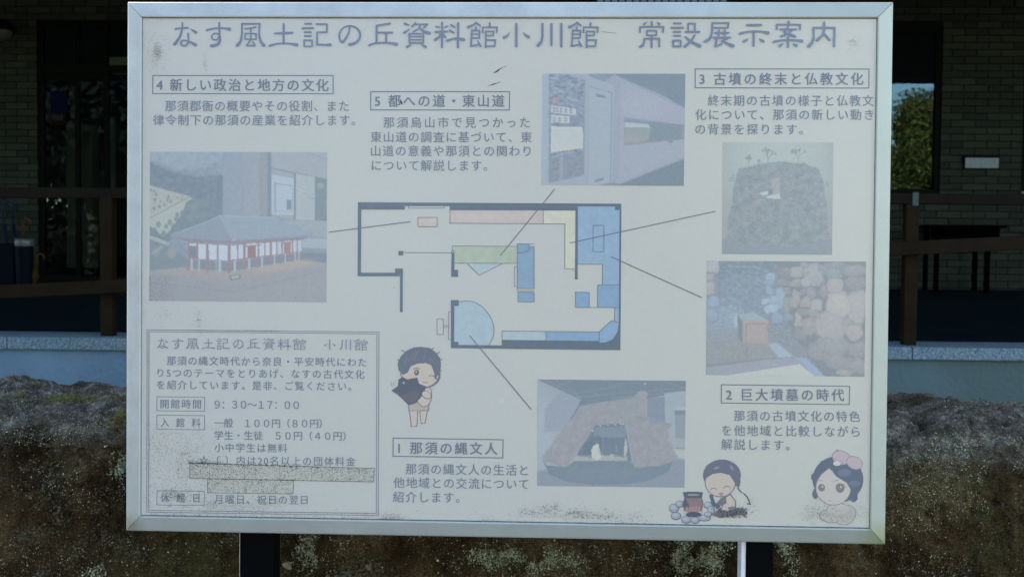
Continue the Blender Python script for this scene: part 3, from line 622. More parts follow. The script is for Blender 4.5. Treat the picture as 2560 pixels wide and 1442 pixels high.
CH['案'] = (GC, 0, [W(24, (1880, 70), (1880, 105)), W(19, (1747, 160), (1745, 103), (1880, 103), (2015, 105), (2008, 160)), W(21, (1790, 158), (1965, 158)), W(20, (1875, 130), (1830, 192), (1955, 240, 28)), W(20, (1920, 165), (1880, 210), (1797, 238, 26)),
    W(24, (1876, 250), (1874, 360)), W(20, (1715, 300, 28), (1780, 284), (1876, 278), (1970, 282), (2030, 292, 36)), W(20, (1820, 318, 8), (1782, 345, 32)), W(20, (1930, 320, 8), (1968, 345, 32))])
CH['内'] = (GC, 0, [W(24, (2287, 80), (2285, 180), (2265, 230), (2210, 280, 34)), W(20, (2283, 205, 18), (2350, 280, 24)), W(20, (2165, 140), (2405, 140)), W(22, (2165, 140), (2168, 250), (2150, 310, 28), (2112, 350, 36)), W(22, (2405, 140), (2400, 355))])
def smooth(s):
    if len(s) < 5: return s
    a = [s[0]] + s + [s[-1]]; out = []
    for i in range(1, len(a) - 2):
        p0, p1, p2, p3 = (np.array(q, float) for q in a[i - 1:i + 3])
        c = np.dot(p1[:2] - p0[:2], p2[:2] - p1[:2]) if i > 1 else 1
        for u in (0, .33, .66):
            out.append(tuple(.5 * (2 * p1 + (p2 - p0) * u + (2 * p0 - 5 * p1 + 4 * p2 - p3) * u * u + (3 * p1 - p0 - 3 * p2 + p3) * u ** 3)))
    return out + [s[-1]]
SMOOTH = 'なすの'
ti = Flat(ZT)
for ch, ((ox, oy, sc_), _, strokes) in CH.items():
    for s in strokes:
        s = smooth(s) if ch in SMOOTH or (len(s) >= 5 and s[0][:2] != s[-1][:2] and ch in '風土示料') else s
        ti.stroke([(ox + x / sc_, oy + y / sc_, w / sc_) for x, y, w in s])
ti.build('title_lettering', m_title)
# the same lettering small, heading the opening-hours box
t2 = Flat(ZT); cs = [392, 528, 665, 808, 942, 1085, 1222, 1365, 1503, 1643, 1920, 2062, 2205]
for ch, cxx in zip('なす風土記の丘資料館小川館', cs):
    (ox, oy, sc_), xc, strokes = CH[ch]
    allx = [p_[0] for s in strokes for p_ in s]; xc = (min(allx) + max(allx)) / 2
    X0 = 300 + cxx / 3.657; Y0 = 800 + (213 + (cxx - 392) * .0083) / 3.657; q = .44
    for s in strokes:
        s = smooth(s) if ch in SMOOTH else s
        t2.stroke([(X0 + (x - xc) / sc_ * q, Y0 + (y - 222) / sc_ * q, w / sc_ * q * .85) for x, y, w in s])
t2.build('box_title_lettering', m_ink)

# typeset lines: text, left ink edge, right ink edge, y centre left, y centre right, em, weight
TX = [('4 新しい政治と地方の文化', 391.8, 821.5, 212.5, 213.5, 33, 1), ('那須郡衙の概要やその役割、また', 413.3, 872.3, 265.3, 265.6, 29.5, 0), ('律令制下の那須の産業を紹介します。', 382.8, 888, 300.6, 301.0, 29.5, 0),
      ('5 都への道・東山道', 937.5, 1261, 252.7, 252.7, 33, 1), ('那須烏山市で見つかった', 959, 1324.5, 306.6, 306.6, 29.5, 0), ('東山道の調査に基づいて、東', 927, 1329.5, 342.6, 343.2, 29.5, 0),
      ('山道の意義や那須との関わり', 927.7, 1326.4, 377.4, 378, 29.5, 0), ('について解説します。', 929.7, 1218, 413.6, 414.3, 29.5, 0),
      ('3 古墳の終末と仏教文化', 1749, 2157.7, 197.8, 197.8, 33, 1), ('終末期の古墳の様子と仏教文', 1769.8, 2183.8, 251.8, 252, 29.5, 0), ('化について、那須の新しい動き', 1738.5, 2182.7, 287, 287.3, 29.5, 0), ('の背景を探ります。', 1738.5, 2006.9, 323.4, 323.6, 29.5, 0),
      ('那須の縄文時代から奈良・平安時代にわた', 417.6, 916, 901, 905, 24.5, 0), ('り5つのテーマをとりあげ、なすの古代文化', 394.3, 911.2, 931.2, 935.2, 24.5, 0), ('を紹介しています。是非、ご覧ください。', 393, 878.3, 961.2, 965, 24.5, 0),
      ('開館時間', 401.7, 502.9, 1008.8, 1009.6, 24.5, 0), ('９：３０～１７：００', 536.5, 747.6, 1010, 1011.6, 26, 2), ('入　館　料', 401.7, 501.5, 1055, 1056, 24.5, 0),
      ('一般　１００円（８０円）', 536.5, 804.5, 1056.5, 1058, 24.5, 0), ('学生・生徒　５０円（４０円）', 536.5, 864, 1087, 1089.3, 24.5, 0), ('小中学生は無料', 536.5, 718.4, 1117.7, 1119.2, 24.5, 0), ('☆（ ）内は20名以上の団体料金', 498.8, 888.7, 1149, 1153, 24.5, 0),
      ('休　館　日', 401.7, 498.8, 1243.2, 1244, 24.5, 0), ('月曜日、祝日の翌日', 536.5, 769, 1246.6, 1248.6, 24.5, 0),
      ('1 那須の縄文人', 996.3, 1243, 1118.5, 1120.5, 33, 1), ('那須の縄文人の生活と', 1014.4, 1319.7, 1171.2, 1174.5, 29.5, 0), ('他地域との交流について', 983.8, 1321, 1205, 1209.2, 29.5, 0), ('紹介します。', 983, 1148.8, 1241, 1242.6, 29.5, 0),
      ('2 巨大墳墓の時代', 1815, 2110, 985.5, 987, 33, 1), ('那須の古墳文化の特色', 1835, 2150, 1038.4, 1040.4, 29.5, 0), ('を他地域と比較しながら', 1805, 2149, 1074.8, 1078.4, 29.5, 0), ('解説します。', 1803, 1973.8, 1109.6, 1111.8, 29.5, 0)]
m_head = flatmat('heading_ink', (121, 136, 153))
def textcurve(t, sp, off):
    c = bpy.data.curves.new('lettering', 'FONT'); c.body = t; c.size = 1; c.space_character = sp; c.offset = off; c.resolution_u = 3; c.fill_mode = 'FRONT'
    o = bpy.data.objects.new('lettering', c); COL.objects.link(o); return o
OFF = {0: 0, 1: 0, 2: 0}
def measure(objs):
    dg = bpy.context.evaluated_depsgraph_get(); out = []
    for o in objs: me = bpy.data.meshes.new_from_object(o.evaluated_get(dg)); out.append(me)
    return out
def bbox(me):
    a = np.empty(len(me.vertices) * 3, np.float32); me.vertices.foreach_get('co', a); a = a.reshape(-1, 3); return a, a.min(0), a.max(0)
o1 = [textcurve(t[0], 1.0, OFF[t[6]]) for t in TX]; o2 = [textcurve(t[0], 1.2, OFF[t[6]]) for t in TX]
w1_ = [bbox(m) for m in measure(o1)]; w2_ = [bbox(m) for m in measure(o2)]
for i, t in enumerate(TX):
    a = w1_[i][2][0] - w1_[i][1][0]; b = w2_[i][2][0] - w2_[i][1][0]
    need = (t[2] - t[1]) / t[5]; o1[i].data.space_character = min(1.6, max(.7, 1 + .2 * (need - a) / (b - a)))
ms = measure(o1)
for i, t in enumerate(TX):
    co, mn, mx_ = bbox(ms[i]); txt, xa, xb, ya, yb, em, wt = t
    sx = (xb - xa) / (mx_[0] - mn[0]); u = (co[:, 0] - mn[0]) * sx
    px = xa + u; pyy = (ya + (yb - ya) * u / (xb - xa)) - (co[:, 1] - .38) * em
    sh = [(-.45, -.3), (-.45, .3), (.45, -.3), (.45, .3), (0, 0)] if wt == 1 else [(-.12, -.08), (.12, .08)]
    q = np.concatenate([L(px + a_, pyy + b_, ZT + k_ * 8e-6) for k_, (a_, b_) in enumerate(sh)]); nn_ = len(px)
    fs_ = [[v_ + k_ * nn_ for v_ in p_.vertices] for k_ in range(len(sh)) for p_ in ms[i].polygons]
    me = bpy.data.meshes.new('lettering'); me.from_pydata(q.tolist(), [], fs_); me.update()
    o = link('heading_lettering' if wt == 1 else 'text_line', me, m_head if wt == 1 else m_ink, sign)
for o in o1 + o2:
    c = o.data; bpy.data.objects.remove(o); bpy.data.curves.remove(c)
for m in ms + [m for m in bpy.data.meshes if m.users == 0]:
    try: bpy.data.meshes.remove(m)
    except Exception: pass

# heading boxes
for pts in ([(382, 189.5), (833, 189.5), (833, 235), (382, 234.5)], [(927, 229.7), (1274, 229.7), (1273.5, 275.6), (927, 275.2)], [(1738, 173), (2172.5, 173.3), (2172, 220.7), (1738, 220)],
            [(983, 1094.2), (1257.8, 1098.4), (1257, 1143.8), (982.5, 1139.4)], [(1803.5, 961), (2124, 965), (2123, 1010.5), (1803, 1006.5)]):
    Flat(ZL).loop(pts, 2.3).build('heading_box', m_head)
for pts in ([(392.6, 991), (511.9, 992.4), (511.7, 1027), (392.4, 1025.8)], [(392.6, 1037), (511.9, 1038.4), (511.7, 1073.6), (392.4, 1072)], [(393, 1225.4), (511.2, 1226.8), (511, 1262), (392.4, 1261)]):
    Flat(ZL).loop(pts, 1.4).build('caption_box', m_ink)
bxf = Flat(ZL); o4 = [(367.8, 824), (947.6, 829.5), (946, 1287.3), (367, 1279)]
bxf.loop(o4, 1.5).loop([(372.8, 828.6), (942.4, 834.1), (941, 1282.2), (372, 1274.2)], 1.5); bxf.build('notice_border', m_ink)

# floor plan
S4 = 940 / 2560
def M(pts): return [(860 + x * S4, 480 + y * S4) for x, y in pts]
plan = Flat(ZL)
for q in ([(95, 70), (1888, 80), (1888, 100), (1575, 98), (415, 96), (95, 95)], [(95, 94), (415, 95), (415, 120), (95, 120)], [(720, 97), (1592, 99), (1592, 127), (720, 124)], [(1845, 98), (1888, 99), (1888, 124), (1845, 124)],
          [(95, 119), (118, 119), (115, 573), (93, 572)], [(115, 549), (350, 549), (350, 573), (115, 573)], [(348, 521), (401, 521), (401, 573), (348, 573)], [(382, 573), (401, 573), (400, 817), (381, 817)],
          [(371, 401), (402, 401), (402, 432), (371, 432)], [(733, 414), (752, 414), (751, 577), (730, 577)], [(750, 529), (777, 529), (777, 577), (750, 577)], [(728, 735), (781, 735), (781, 775), (728, 775)],
          [(729, 774), (751, 774), (750, 1062), (728, 1062)], [(750, 1019), (780, 1019), (780, 1040), (750, 1040)], [(750, 1039), (1076, 1043), (1076, 1066), (750, 1062)], [(1075, 1005), (1738, 1013), (1738, 1074), (1075, 1066)],
          [(1738, 1026), (1785, 1022), (1830, 1000), (1862, 950), (1870, 900), (1872, 884), (1883, 884), (1881, 1075), (1738, 1074)], [(1876, 124), (1888, 124), (1883, 890), (1871, 890)], [(1576, 126), (1592, 126), (1591, 595), (1572, 595)]):
    plan.poly(M(q))
plan = plan.build('floor_plan', m_walls)
def room(pts, c, name='plan_area', edge=True, z=ZF):
    f = Flat(z).poly(M(pts)).build(name, flatmat('plan_tint', c), plan)
PK, YL, BL, GR, LB, LC = (185, 184, 185), (191, 199, 189), (147, 174, 198), (168, 184, 175), (164, 186, 200), (167, 188, 198)
room([(722, 124), (1357, 126), (1357, 214), (722, 213)], PK); room([(504, 173), (634, 173), (634, 236), (504, 236)], PK)
room([(1357, 127), (1576, 127), (1573, 523), (1503, 523), (1505, 217), (1357, 215)], YL)
room([(1592, 99), (1846, 99), (1846, 124), (1878, 124), (1873, 632), (1760, 632), (1760, 492), (1591, 490)], BL); room([(1727, 632), (1872, 632), (1871, 785), (1726, 785)], (138, 167, 194))
room([(1576, 681), (1670, 683), (1670, 783), (1576, 783)], (139, 168, 196)); room([(1843, 786), (1871, 786), (1870, 884), (1842, 884)], BL)
room([(1738, 950), (1818, 877), (1872, 884), (1870, 900), (1862, 950), (1830, 1000), (1785, 1022), (1738, 1026)], (143, 172, 199))
room([(1076, 945), (1375, 948), (1375, 1009), (1076, 1006)], LC); room([(1375, 948), (1738, 952), (1738, 1013), (1375, 1009)], (141, 168, 197))
room([(752, 368), (1180, 370), (1180, 485), (752, 484)], GR); room([(838, 486), (1078, 487), (921, 566)], LC)
room([(1180, 352), (1262, 354), (1262, 371), (1295, 371), (1295, 658), (1180, 656)], (138, 166, 190)); room([(1185, 680), (1295, 682), (1295, 748), (1185, 747)], (138, 166, 190))
DSH = [(781, 748), (815, 742), (845, 740), (875, 745), (905, 757), (935, 776), (962, 801), (985, 830), (1003, 862), (1016, 895), (1022, 930), (1021, 965), (1012, 1000), (1000, 1020), (985, 1040)]
room(DSH + [(780, 1040), (780, 1019), (750, 1019), (750, 775), (781, 775)], LB)
pl = Flat(ZL + .00012)
for q, cl in (([(722, 124), (722, 213), (1505, 217), (1503, 523), (1573, 523)], 0), ([(1357, 126), (1357, 215)], 0), ([(504, 173), (634, 173), (634, 236), (504, 236)], 1), ([(440, 97), (440, 110), (683, 110), (683, 98)], 0),
              ([(1696, 228), (1770, 228), (1769, 406), (1695, 405)], 1), ([(1592, 491), (1760, 492), (1760, 632), (1727, 632), (1726, 785)], 0), ([(1760, 632), (1872, 633)], 0), ([(1576, 681), (1670, 683), (1670, 785)], 0), ([(1576, 681), (1576, 785), (1872, 786)], 0),
              ([(1843, 786), (1842, 878)], 0), ([(1840, 884), (1870, 884)], 0), ([(1845, 875), (1818, 877), (1738, 950), (1738, 1026)], 0), ([(1076, 1006), (1076, 945), (1738, 951)], 0), ([(1375, 948), (1375, 1010)], 0),
              ([(738, 400), (738, 367), (1180, 370), (1180, 656), (1295, 658), (1295, 371), (1262, 371)], 0), ([(752, 484), (1180, 486)], 0), ([(838, 486), (921, 566), (1078, 487)], 0), ([(1180, 370), (1180, 352), (1262, 354), (1260, 397), (1212, 414), (1182, 414)], 0),
              ([(1262, 354), (1295, 354)], 0), ([(1180, 507), (1161, 507), (1161, 643), (1180, 643)], 0), ([(1180, 656), (1180, 670), (1293, 671)], 0), ([(1185, 680), (1295, 682), (1295, 748), (1185, 747)], 1), (DSH, 0), ([(402, 412), (735, 414)], 0),
              ([(733, 399), (750, 399), (750, 414), (733, 414)], 1), ([(634, 863), (677, 863), (677, 969), (634, 969)], 1), ([(677, 908), (712, 908)], 0), ([(677, 920), (712, 920)], 0), ([(729, 813), (713, 813), (712, 1003), (728, 1003)], 0)):
    q = M(q); (pl.loop if cl else pl.path)(q, 1.25)
pl.build('plan_outline', m_line, plan)
for a, b in (((823, 580.5), (1025.5, 554.2)), ((1386, 474), (1251, 638.5)), ((1787.5, 528.5), (1425, 607.5)), ((1528.5, 642), (1753, 743)), ((1174.5, 839), (1327.5, 1022))):
    Flat(ZL + .0002).line(a, b, 2.2).build('leader_line', m_line)

# ---- faded pictures: a painter that lays colour on a fine mesh grid
m_pic, nt, p = node_mat('picture_print'); at = N(nt, 'Attribute'); at.attribute_name = 'print'; nt.links.new(at.outputs['Color'], p.inputs['Base Color'])
p.inputs['Roughness'].default_value = .32; p.inputs['Specular IOR Level'].default_value = .4
class Paint:
    def __init__(s, corners, zoom, cell=1.5, bgc=(150, 165, 178)):
        tl, tr, br, bl_ = [np.array(c, float) for c in corners]; s.corners = (tl, tr, br, bl_)
        s.nx = int(np.linalg.norm(tr - tl) / cell); s.ny = int(np.linalg.norm(bl_ - tl) / cell)
        s.u, s.v = np.meshgrid((np.arange(s.nx) + .5) / s.nx, (np.arange(s.ny) + .5) / s.ny)
        P = s.at(s.u, s.v); ox, oy, sc = zoom; s.X = (P[..., 0] - ox) * sc; s.Y = (P[..., 1] - oy) * sc; s.sc = sc
        s.C = np.ones((s.ny, s.nx, 3)) * np.array(bgc, float); s.mask = np.zeros((s.ny, s.nx), bool); s.seed = 100
    def at(s, u, v):
        tl, tr, br, bl_ = s.corners; u = u[..., None]; v = v[..., None]
        return (tl * (1 - u) + tr * u) * (1 - v) + (bl_ * (1 - u) + br * u) * v
    def blend(s, m, c, a=1.0):
        m = np.clip(m, 0, 1)[..., None] * a; s.C = s.C * (1 - m) + np.asarray(c, float) * m; s.mask |= m[..., 0] > .5
    def inside(s, pts):
        r = np.zeros(s.X.shape, bool); n = len(pts)
        for i in range(n):
            x0, y0 = pts[i]; x1, y1 = pts[(i + 1) % n]
            if y0 == y1: continue
            c = ((y0 > s.Y) != (y1 > s.Y)) & (s.X < (x1 - x0) * (s.Y - y0) / (y1 - y0) + x0); r ^= c
        return r.astype(float)
    def soft(s, m, k):
        for _ in range(k):
            q = np.pad(m, 1, mode='edge'); m = (q[:-2, 1:-1] + q[2:, 1:-1] + q[1:-1, :-2] + q[1:-1, 2:] + 2 * m) / 6
        return m
    def poly(s, pts, c, a=1.0, k=0): s.blend(s.soft(s.inside(pts), k), c, a); return s
    def ell(s, cx_, cy_, rx, ry, c, a=1.0, rot=0, soft=0):
        dx, dy = s.X - cx_, s.Y - cy_; cr_, sr = math.cos(rot), math.sin(rot); e = np.hypot((dx * cr_ + dy * sr) / rx, (-dx * sr + dy * cr_) / ry)
        s.blend((e < 1).astype(float) if not soft else np.clip((1.0 - e) / soft + .5, 0, 1), c, a); return s
    def line(s, pts, w, c, a=1.0):
        for (x0, y0), (x1, y1) in zip(pts, pts[1:]):
            dx, dy = x1 - x0, y1 - y0; t = np.clip(((s.X - x0) * dx + (s.Y - y0) * dy) / (dx * dx + dy * dy + 1e-9), 0, 1)
            s.blend(np.clip((w / 2 - np.hypot(s.X - x0 - t * dx, s.Y - y0 - t * dy)) / (s.sc * .7) + .6, 0, 1), c, a)
        return s
    def tex(s, m, sx, sy, amp, col=None, th=None, rot=0):
        s.seed += 7; n = fbm(s.X / sx + 50, s.Y / sy + 50, s.seed, 4, .6)
        if col is None: s.C = s.C + (n * amp * (m if m is not None else 1))[..., None]
        else: s.blend((n > th) * (m if m is not None else 1), col, amp)
        return s
    def build(s, name, parent=None, use_mask=False, z=None, label=None):
        g_ = s.C.mean(-1, keepdims=True) + np.array([-8., 2., 6.]); s.C = s.C * .80 + g_ * .20 if not use_mask else s.C * .85 + g_ * .15
        if not use_mask:                 # an enlarged, sun-bleached photograph: soft edges, faint blotches and grain
            s.C = np.stack([s.soft(s.C[..., k], 1) for k in range(3)], -1)
            s.C = s.C + (fbm(s.X / 46, s.Y / 46, 777, 4, .7) * 1.8 + fbm(s.X / 9, s.Y / 9, 779, 3, .7) * 1.1)[..., None]
        s.C = s.C + RNG.normal(0, 1.6, s.C.shape[:2])[..., None]
        gu, gv = np.meshgrid(np.linspace(0, 1, s.nx + 1), np.linspace(0, 1, s.ny + 1)); P = s.at(gu, gv)
        V = L(P[..., 0], P[..., 1], ZF if z is None else z).reshape(-1, 3); ii = np.arange(V.shape[0]).reshape(s.ny + 1, s.nx + 1)
        F = np.stack([ii[1:, :-1], ii[1:, 1:], ii[:-1, 1:], ii[:-1, :-1]], -1).reshape(-1, 4); C = s.C.reshape(-1, 3)
        if use_mask: k = s.mask.ravel(); F = F[k]; C = C[k]; us_, inv = np.unique(F, return_inverse=True); V = V[us_]; F = inv.reshape(F.shape)
        me = grid_mesh(name, V, F, False); at_ = me.color_attributes.new('print', 'FLOAT_COLOR', 'CORNER')
        c4 = np.ones((len(C) * 4, 4), np.float32); c4[:, :3] = np.repeat(ink(np.clip(C, 0, 255)), 4, 0); at_.data.foreach_set('color', c4.ravel())
        o = link(name, me, m_pic, parent or sign)
        if label: o['label'] = label
        return o

# picture 4: model of the long white-walled hall
q = Paint([(375, 380), (818, 381), (816, 755.5), (374, 752)], (360, 370, 3.604), bgc=(146, 163, 179)); A = np.ones_like(q.X)
q.blend(np.clip((q.X - 500) / 400, 0, 1), (150, 166, 182)); q.poly([(50, 30), (400, 30), (720, 30), (720, 100), (560, 180), (300, 200), (50, 110)], (154, 172, 186), k=8)
q.poly([(50, 120), (200, 200), (450, 260), (715, 250), (715, 640), (250, 800), (50, 1120)], (133, 152, 166), k=7); q.tex(None, 60, 45, 5)
q.poly([(715, 30), (1040, 30), (1040, 620), (712, 612)], (152, 167, 183), k=1); q.blend(q.inside([(900, 30), (1040, 30), (1040, 620), (900, 620)]), (157, 169, 181), .7)
q.poly([(1040, 30), (1120, 30), (1120, 620), (1040, 620)], (153, 164, 174)); q.poly([(1112, 30), (1145, 30), (1145, 620), (1112, 620)], (136, 156, 174))
q.poly([(1145, 30), (1650, 30), (1650, 290), (1145, 180)], (162, 174, 184)); q.line([(1145, 180), (1360, 225), (1650, 285)], 5, (136, 150, 164)); q.line([(1460, 40), (1650, 105)], 3, (140, 156, 168))
q.poly([(1145, 190), (1350, 232), (1350, 650), (1145, 610)], (158, 172, 182)); q.poly([(1150, 240), (1358, 275), (1358, 605), (1150, 600)], (172, 188, 204))
q.line([(1182, 310), (1182, 575)], 14, (150, 166, 182)); q.line([(1190, 322), (1335, 342)], 5, (140, 156, 176)); q.line([(1340, 342), (1335, 570), (1190, 568)], 4, (152, 168, 186)); q.poly([(1285, 465), (1328, 468), (1328, 555), (1285, 555)], (140, 156, 172))
q.poly([(1350, 225), (1366, 225), (1366, 650), (1350, 650)], (134, 152, 168)); q.poly([(1366, 230), (1540, 262), (1540, 650), (1366, 650)], (168, 182, 192)); q.tex(q.inside([(1380, 290), (1470, 300), (1470, 420), (1380, 420)]), 20, 20, 10); q.line([(1485, 452), (1540, 455)], 4, (136, 152, 164))
q.poly([(1540, 262), (1645, 285), (1645, 660), (1540, 655)], (136, 155, 166), k=1); q.ell(1590, 340, 35, 30, (160, 172, 168), .7, soft=.4)
q.poly([(1240, 650), (1650, 655), (1650, 815), (1540, 790), (1400, 720)], (158, 173, 182)); q.poly([(1425, 810), (1650, 812), (1650, 910), (1425, 900)], (163, 178, 192)); q.poly([(1425, 900), (1650, 905), (1650, 950), (1425, 940)], (150, 162, 174)); q.poly([(1425, 940), (1650, 950), (1650, 1040), (1425, 1010)], (132, 152, 168), k=1)
q.line([(1540, 650), (1650, 655)], 4, (140, 155, 166)); q.line([(1500, 812), (1650, 812)], 4, (142, 156, 168))
q.poly([(50, 335), (200, 380), (400, 432), (440, 455), (380, 495), (340, 600), (240, 740), (180, 800), (50, 700)], (172, 184, 184), k=2); q.line([(50, 632), (240, 530), (420, 438)], 11, (158, 163, 172)); q.tex(q.inside([(50, 345), (400, 440), (60, 600)]), 18, 18, .8, (165, 172, 172), .1)
for x, y, r in [(90, 390, 13), (110, 420, 14), (220, 440, 14), (240, 480, 14), (182, 510, 14), (140, 530, 15), (90, 545, 16), (98, 465, 16), (212, 470, 12), (130, 690, 26), (232, 668, 24), (200, 705, 20), (300, 600, 20), (345, 590, 24), (290, 640, 22), (375, 560, 20), (95, 745, 26), (62, 750, 26), (178, 770, 26), (330, 650, 30), (380, 640, 30), (270, 720, 34), (320, 710, 34), (215, 810, 32), (400, 500, 22), (430, 530, 28), (470, 480, 20), (60, 380, 12), (300, 450, 10), (340, 460, 10), (150, 480, 10)]:
    q.ell(x, y, r * .8, r * 1.15, (136, 154, 164), .85, soft=.5)
for x, y, r in [(420, 540, 40), (480, 520, 40), (520, 600, 40), (430, 620, 46), (560, 500, 30)]: q.ell(x, y, r, r, (146, 163, 170), .5, soft=.9)
q.line([(60, 805), (210, 862)], 34, (164, 178, 184)); q.poly([(50, 860), (220, 880), (390, 1000), (390, 1070), (50, 1105)], (138, 156, 166), k=4); q.ell(250, 945, 40, 45, (160, 168, 168), .8, soft=.6); q.ell(110, 940, 30, 40, (158, 166, 168), .7, soft=.8)
for k_ in range(4): q.line([(60 + 18 * k_, 960 - 10 * k_), (150 + 10 * k_, 880 + 4 * k_)], 6, (154, 170, 178))
q.poly([(50, 1108), (385, 1070), (900, 1085), (1430, 1010), (1650, 1040), (1650, 1400), (50, 1400)], (157, 166, 175), k=1); q.poly([(60, 1108), (385, 1080), (800, 1120), (1430, 1010), (1640, 1040), (900, 1200), (750, 1200)], (165, 166, 169), k=3); q.ell(1250, 1060, 260, 40, (176, 174, 168), .6, rot=-.15, soft=.8)
q.ell(300, 1330, 400, 130, (153, 163, 172), .6, soft=.9); q.ell(1300, 1290, 500, 140, (158, 164, 172), .6, soft=.9)
q.line([(60, 1215), (400, 1245), (805, 1300)], 3, (140, 152, 164)); q.line([(805, 1300), (1200, 1205), (1640, 1095)], 3, (142, 154, 164))
RF = [(680, 608), (1180, 628), (1240, 655), (1380, 720), (1545, 770), (1500, 795), (1050, 815), (810, 832), (520, 825), (240, 798), (250, 765), (340, 742), (520, 680)]
q.poly([(250, 800), (540, 828), (810, 838), (1500, 800), (1430, 825), (1040, 850), (780, 862), (400, 845)], (150, 152, 164)); q.poly(RF, (146, 163, 180))
rm_ = q.inside([(690, 612), (1180, 628), (1380, 720), (1545, 775), (1050, 812), (815, 826)])
q.blend(rm_, (151, 170, 188), .8); st = (np.sin((q.X - 700 - (q.Y - 610) * .9) / 4.3) > 0) * q.inside(RF); q.C += (st * 3.5)[..., None]
q.line([(680, 608), (790, 800)], 16, (155, 173, 190)); q.line([(686, 612), (1180, 628)], 12, (160, 178, 193)); q.line([(680, 612), (520, 682), (340, 745)], 8, (158, 175, 190)); q.ell(812, 827, 14, 10, (178, 178, 176))
OR, WH = (160, 148, 154), (184, 200, 218)
q.poly([(395, 850), (770, 872), (1425, 825), (1420, 935), (770, 1022), (395, 995)], OR)
for a, b, c_, d_, e_ in ((408, 475, 858, 862, 878),): q.poly([(a, 858), (b, 862), (b, 882), (a, 880)], WH); q.poly([(410, 882), (470, 884), (470, 985), (412, 982)], (134, 151, 164))
for a, b in ((490, 562), (584, 658), (674, 756)): q.poly([(a, 862 + (a - 490) * .045), (b, 866 + (b - 490) * .045), (b, 1000 + (b - 490) * .06), (a, 997 + (a - 490) * .06)], WH)
def wy(x, f_): t = (x - 770) / 650; return (876 + (826 - 876) * t) * (1 - f_) + (1014 + (936 - 1014) * t) * f_
for a, b in ((780, 838), (850, 900), (915, 933), (1010, 1026), (1038, 1086), (1096, 1136), (1150, 1194), (1202, 1238), (1250, 1264), (1320, 1334), (1346, 1376), (1386, 1418)): q.poly([(a, wy(a, .03)), (b, wy(b, .03)), (b, wy(b, .96)), (a, wy(a, .96))], WH if b < 1200 else (178, 193, 208))
q.poly([(933, wy(933, 0)), (1010, wy(1010, 0)), (1010, wy(1010, .14)), (933, wy(933, .14))], WH); q.poly([(1264, wy(1264, 0)), (1320, wy(1320, 0)), (1320, wy(1320, .14)), (1264, wy(1264, .14))], (176, 190, 204))
q.line([(905, 886), (1050, 874)], 9, OR); q.line([(1240, 856), (1350, 846)], 8, OR); q.poly([(935, 885), (1005, 880), (1005, 985), (935, 990)], (158, 140, 148)); q.poly([(1266, 858), (1318, 855), (1318, 945), (1266, 950)], (165, 148, 148))
q.poly([(395, 1005), (770, 1030), (1425, 940), (1425, 1000), (1030, 1065), (765, 1110), (395, 1080)], (140, 153, 168), k=1)
for x, w_, c_ in ((400, 22, OR), (430, 18, (172, 182, 192)), (497, 18, (170, 180, 190)), (572, 24, OR), (650, 12, (160, 172, 184)), (685, 22, (176, 188, 198)), (765, 28, OR), (820, 22, (172, 184, 194)), (903, 20, OR), (948, 18, (172, 184, 194)), (1022, 18, OR), (1064, 16, (172, 184, 194)), (1142, 14, OR), (1176, 13, (172, 184, 194)), (1236, 13, OR), (1272, 12, (172, 184, 194)), (1328, 12, OR), (1362, 10, (172, 184, 194)), (1396, 10, (172, 184, 194)), (1420, 12, OR)):
    yb_ = 1095 + (x - 400) * .05 if x < 770 else 1112 - (x - 770) * .165; q.line([(x, (1000 + (x - 400) * .07) if x < 770 else 1026 - (x - 770) * .135), (x, yb_)], w_, c_)
for x in (572, 765, 903, 1142): q.line([(x, 870 if x < 800 else wy(x, 0)), (x, 1020 if x < 800 else wy(x, 1))], 20, OR)
q.poly([(765, 1150), (860, 1136), (875, 1172), (785, 1195)], (130, 148, 156)); q.poly([(778, 1155), (850, 1143), (862, 1168), (795, 1184)], (164, 180, 184)); q.tex(None, 9, 9, 2)
q.build('hall_model_picture', label='faded picture of a white-walled hall model with a grey hipped roof')

# picture 5: exhibition corridor
q = Paint([(1356, 185), (1713.5, 185), (1709.5, 465), (1353.5, 463)], (1340, 170, 4.651), bgc=(160, 173, 188))
q.blend(np.clip((350 - q.X) / 350, 0, 1), (160, 180, 200), .8); q.poly([(620, 60), (1750, 60), (1750, 480), (1500, 340), (918, 80), (790, 160), (620, 100)], (133, 152, 165)); q.poly([(620, 60), (918, 80), (790, 160), (620, 102)], (142, 160, 176), k=2)
q.poly([(790, 160), (918, 82), (1005, 165), (1000, 1330), (880, 1330), (905, 210)], (158, 169, 186), k=1); q.poly([(1000, 150), (1725, 470), (1725, 1060), (960, 1350)], (162, 172, 187)); q.ell(1250, 450, 260, 170, (166, 180, 196), .5, soft=.9); q.ell(1300, 1020, 260, 160, (160, 176, 192), .4, soft=.9)
q.line([(918, 84), (1240, 240), (1725, 465)], 16, (152, 164, 180), .8); q.poly([(980, 1345), (1725, 1045), (1725, 1400), (980, 1400)], (132, 150, 162)); q.line([(980, 1345), (1725, 1050)], 16, (152, 165, 180)); q.poly([(720, 1370), (880, 1325), (980, 1348), (980, 1400)], (142, 158, 172))
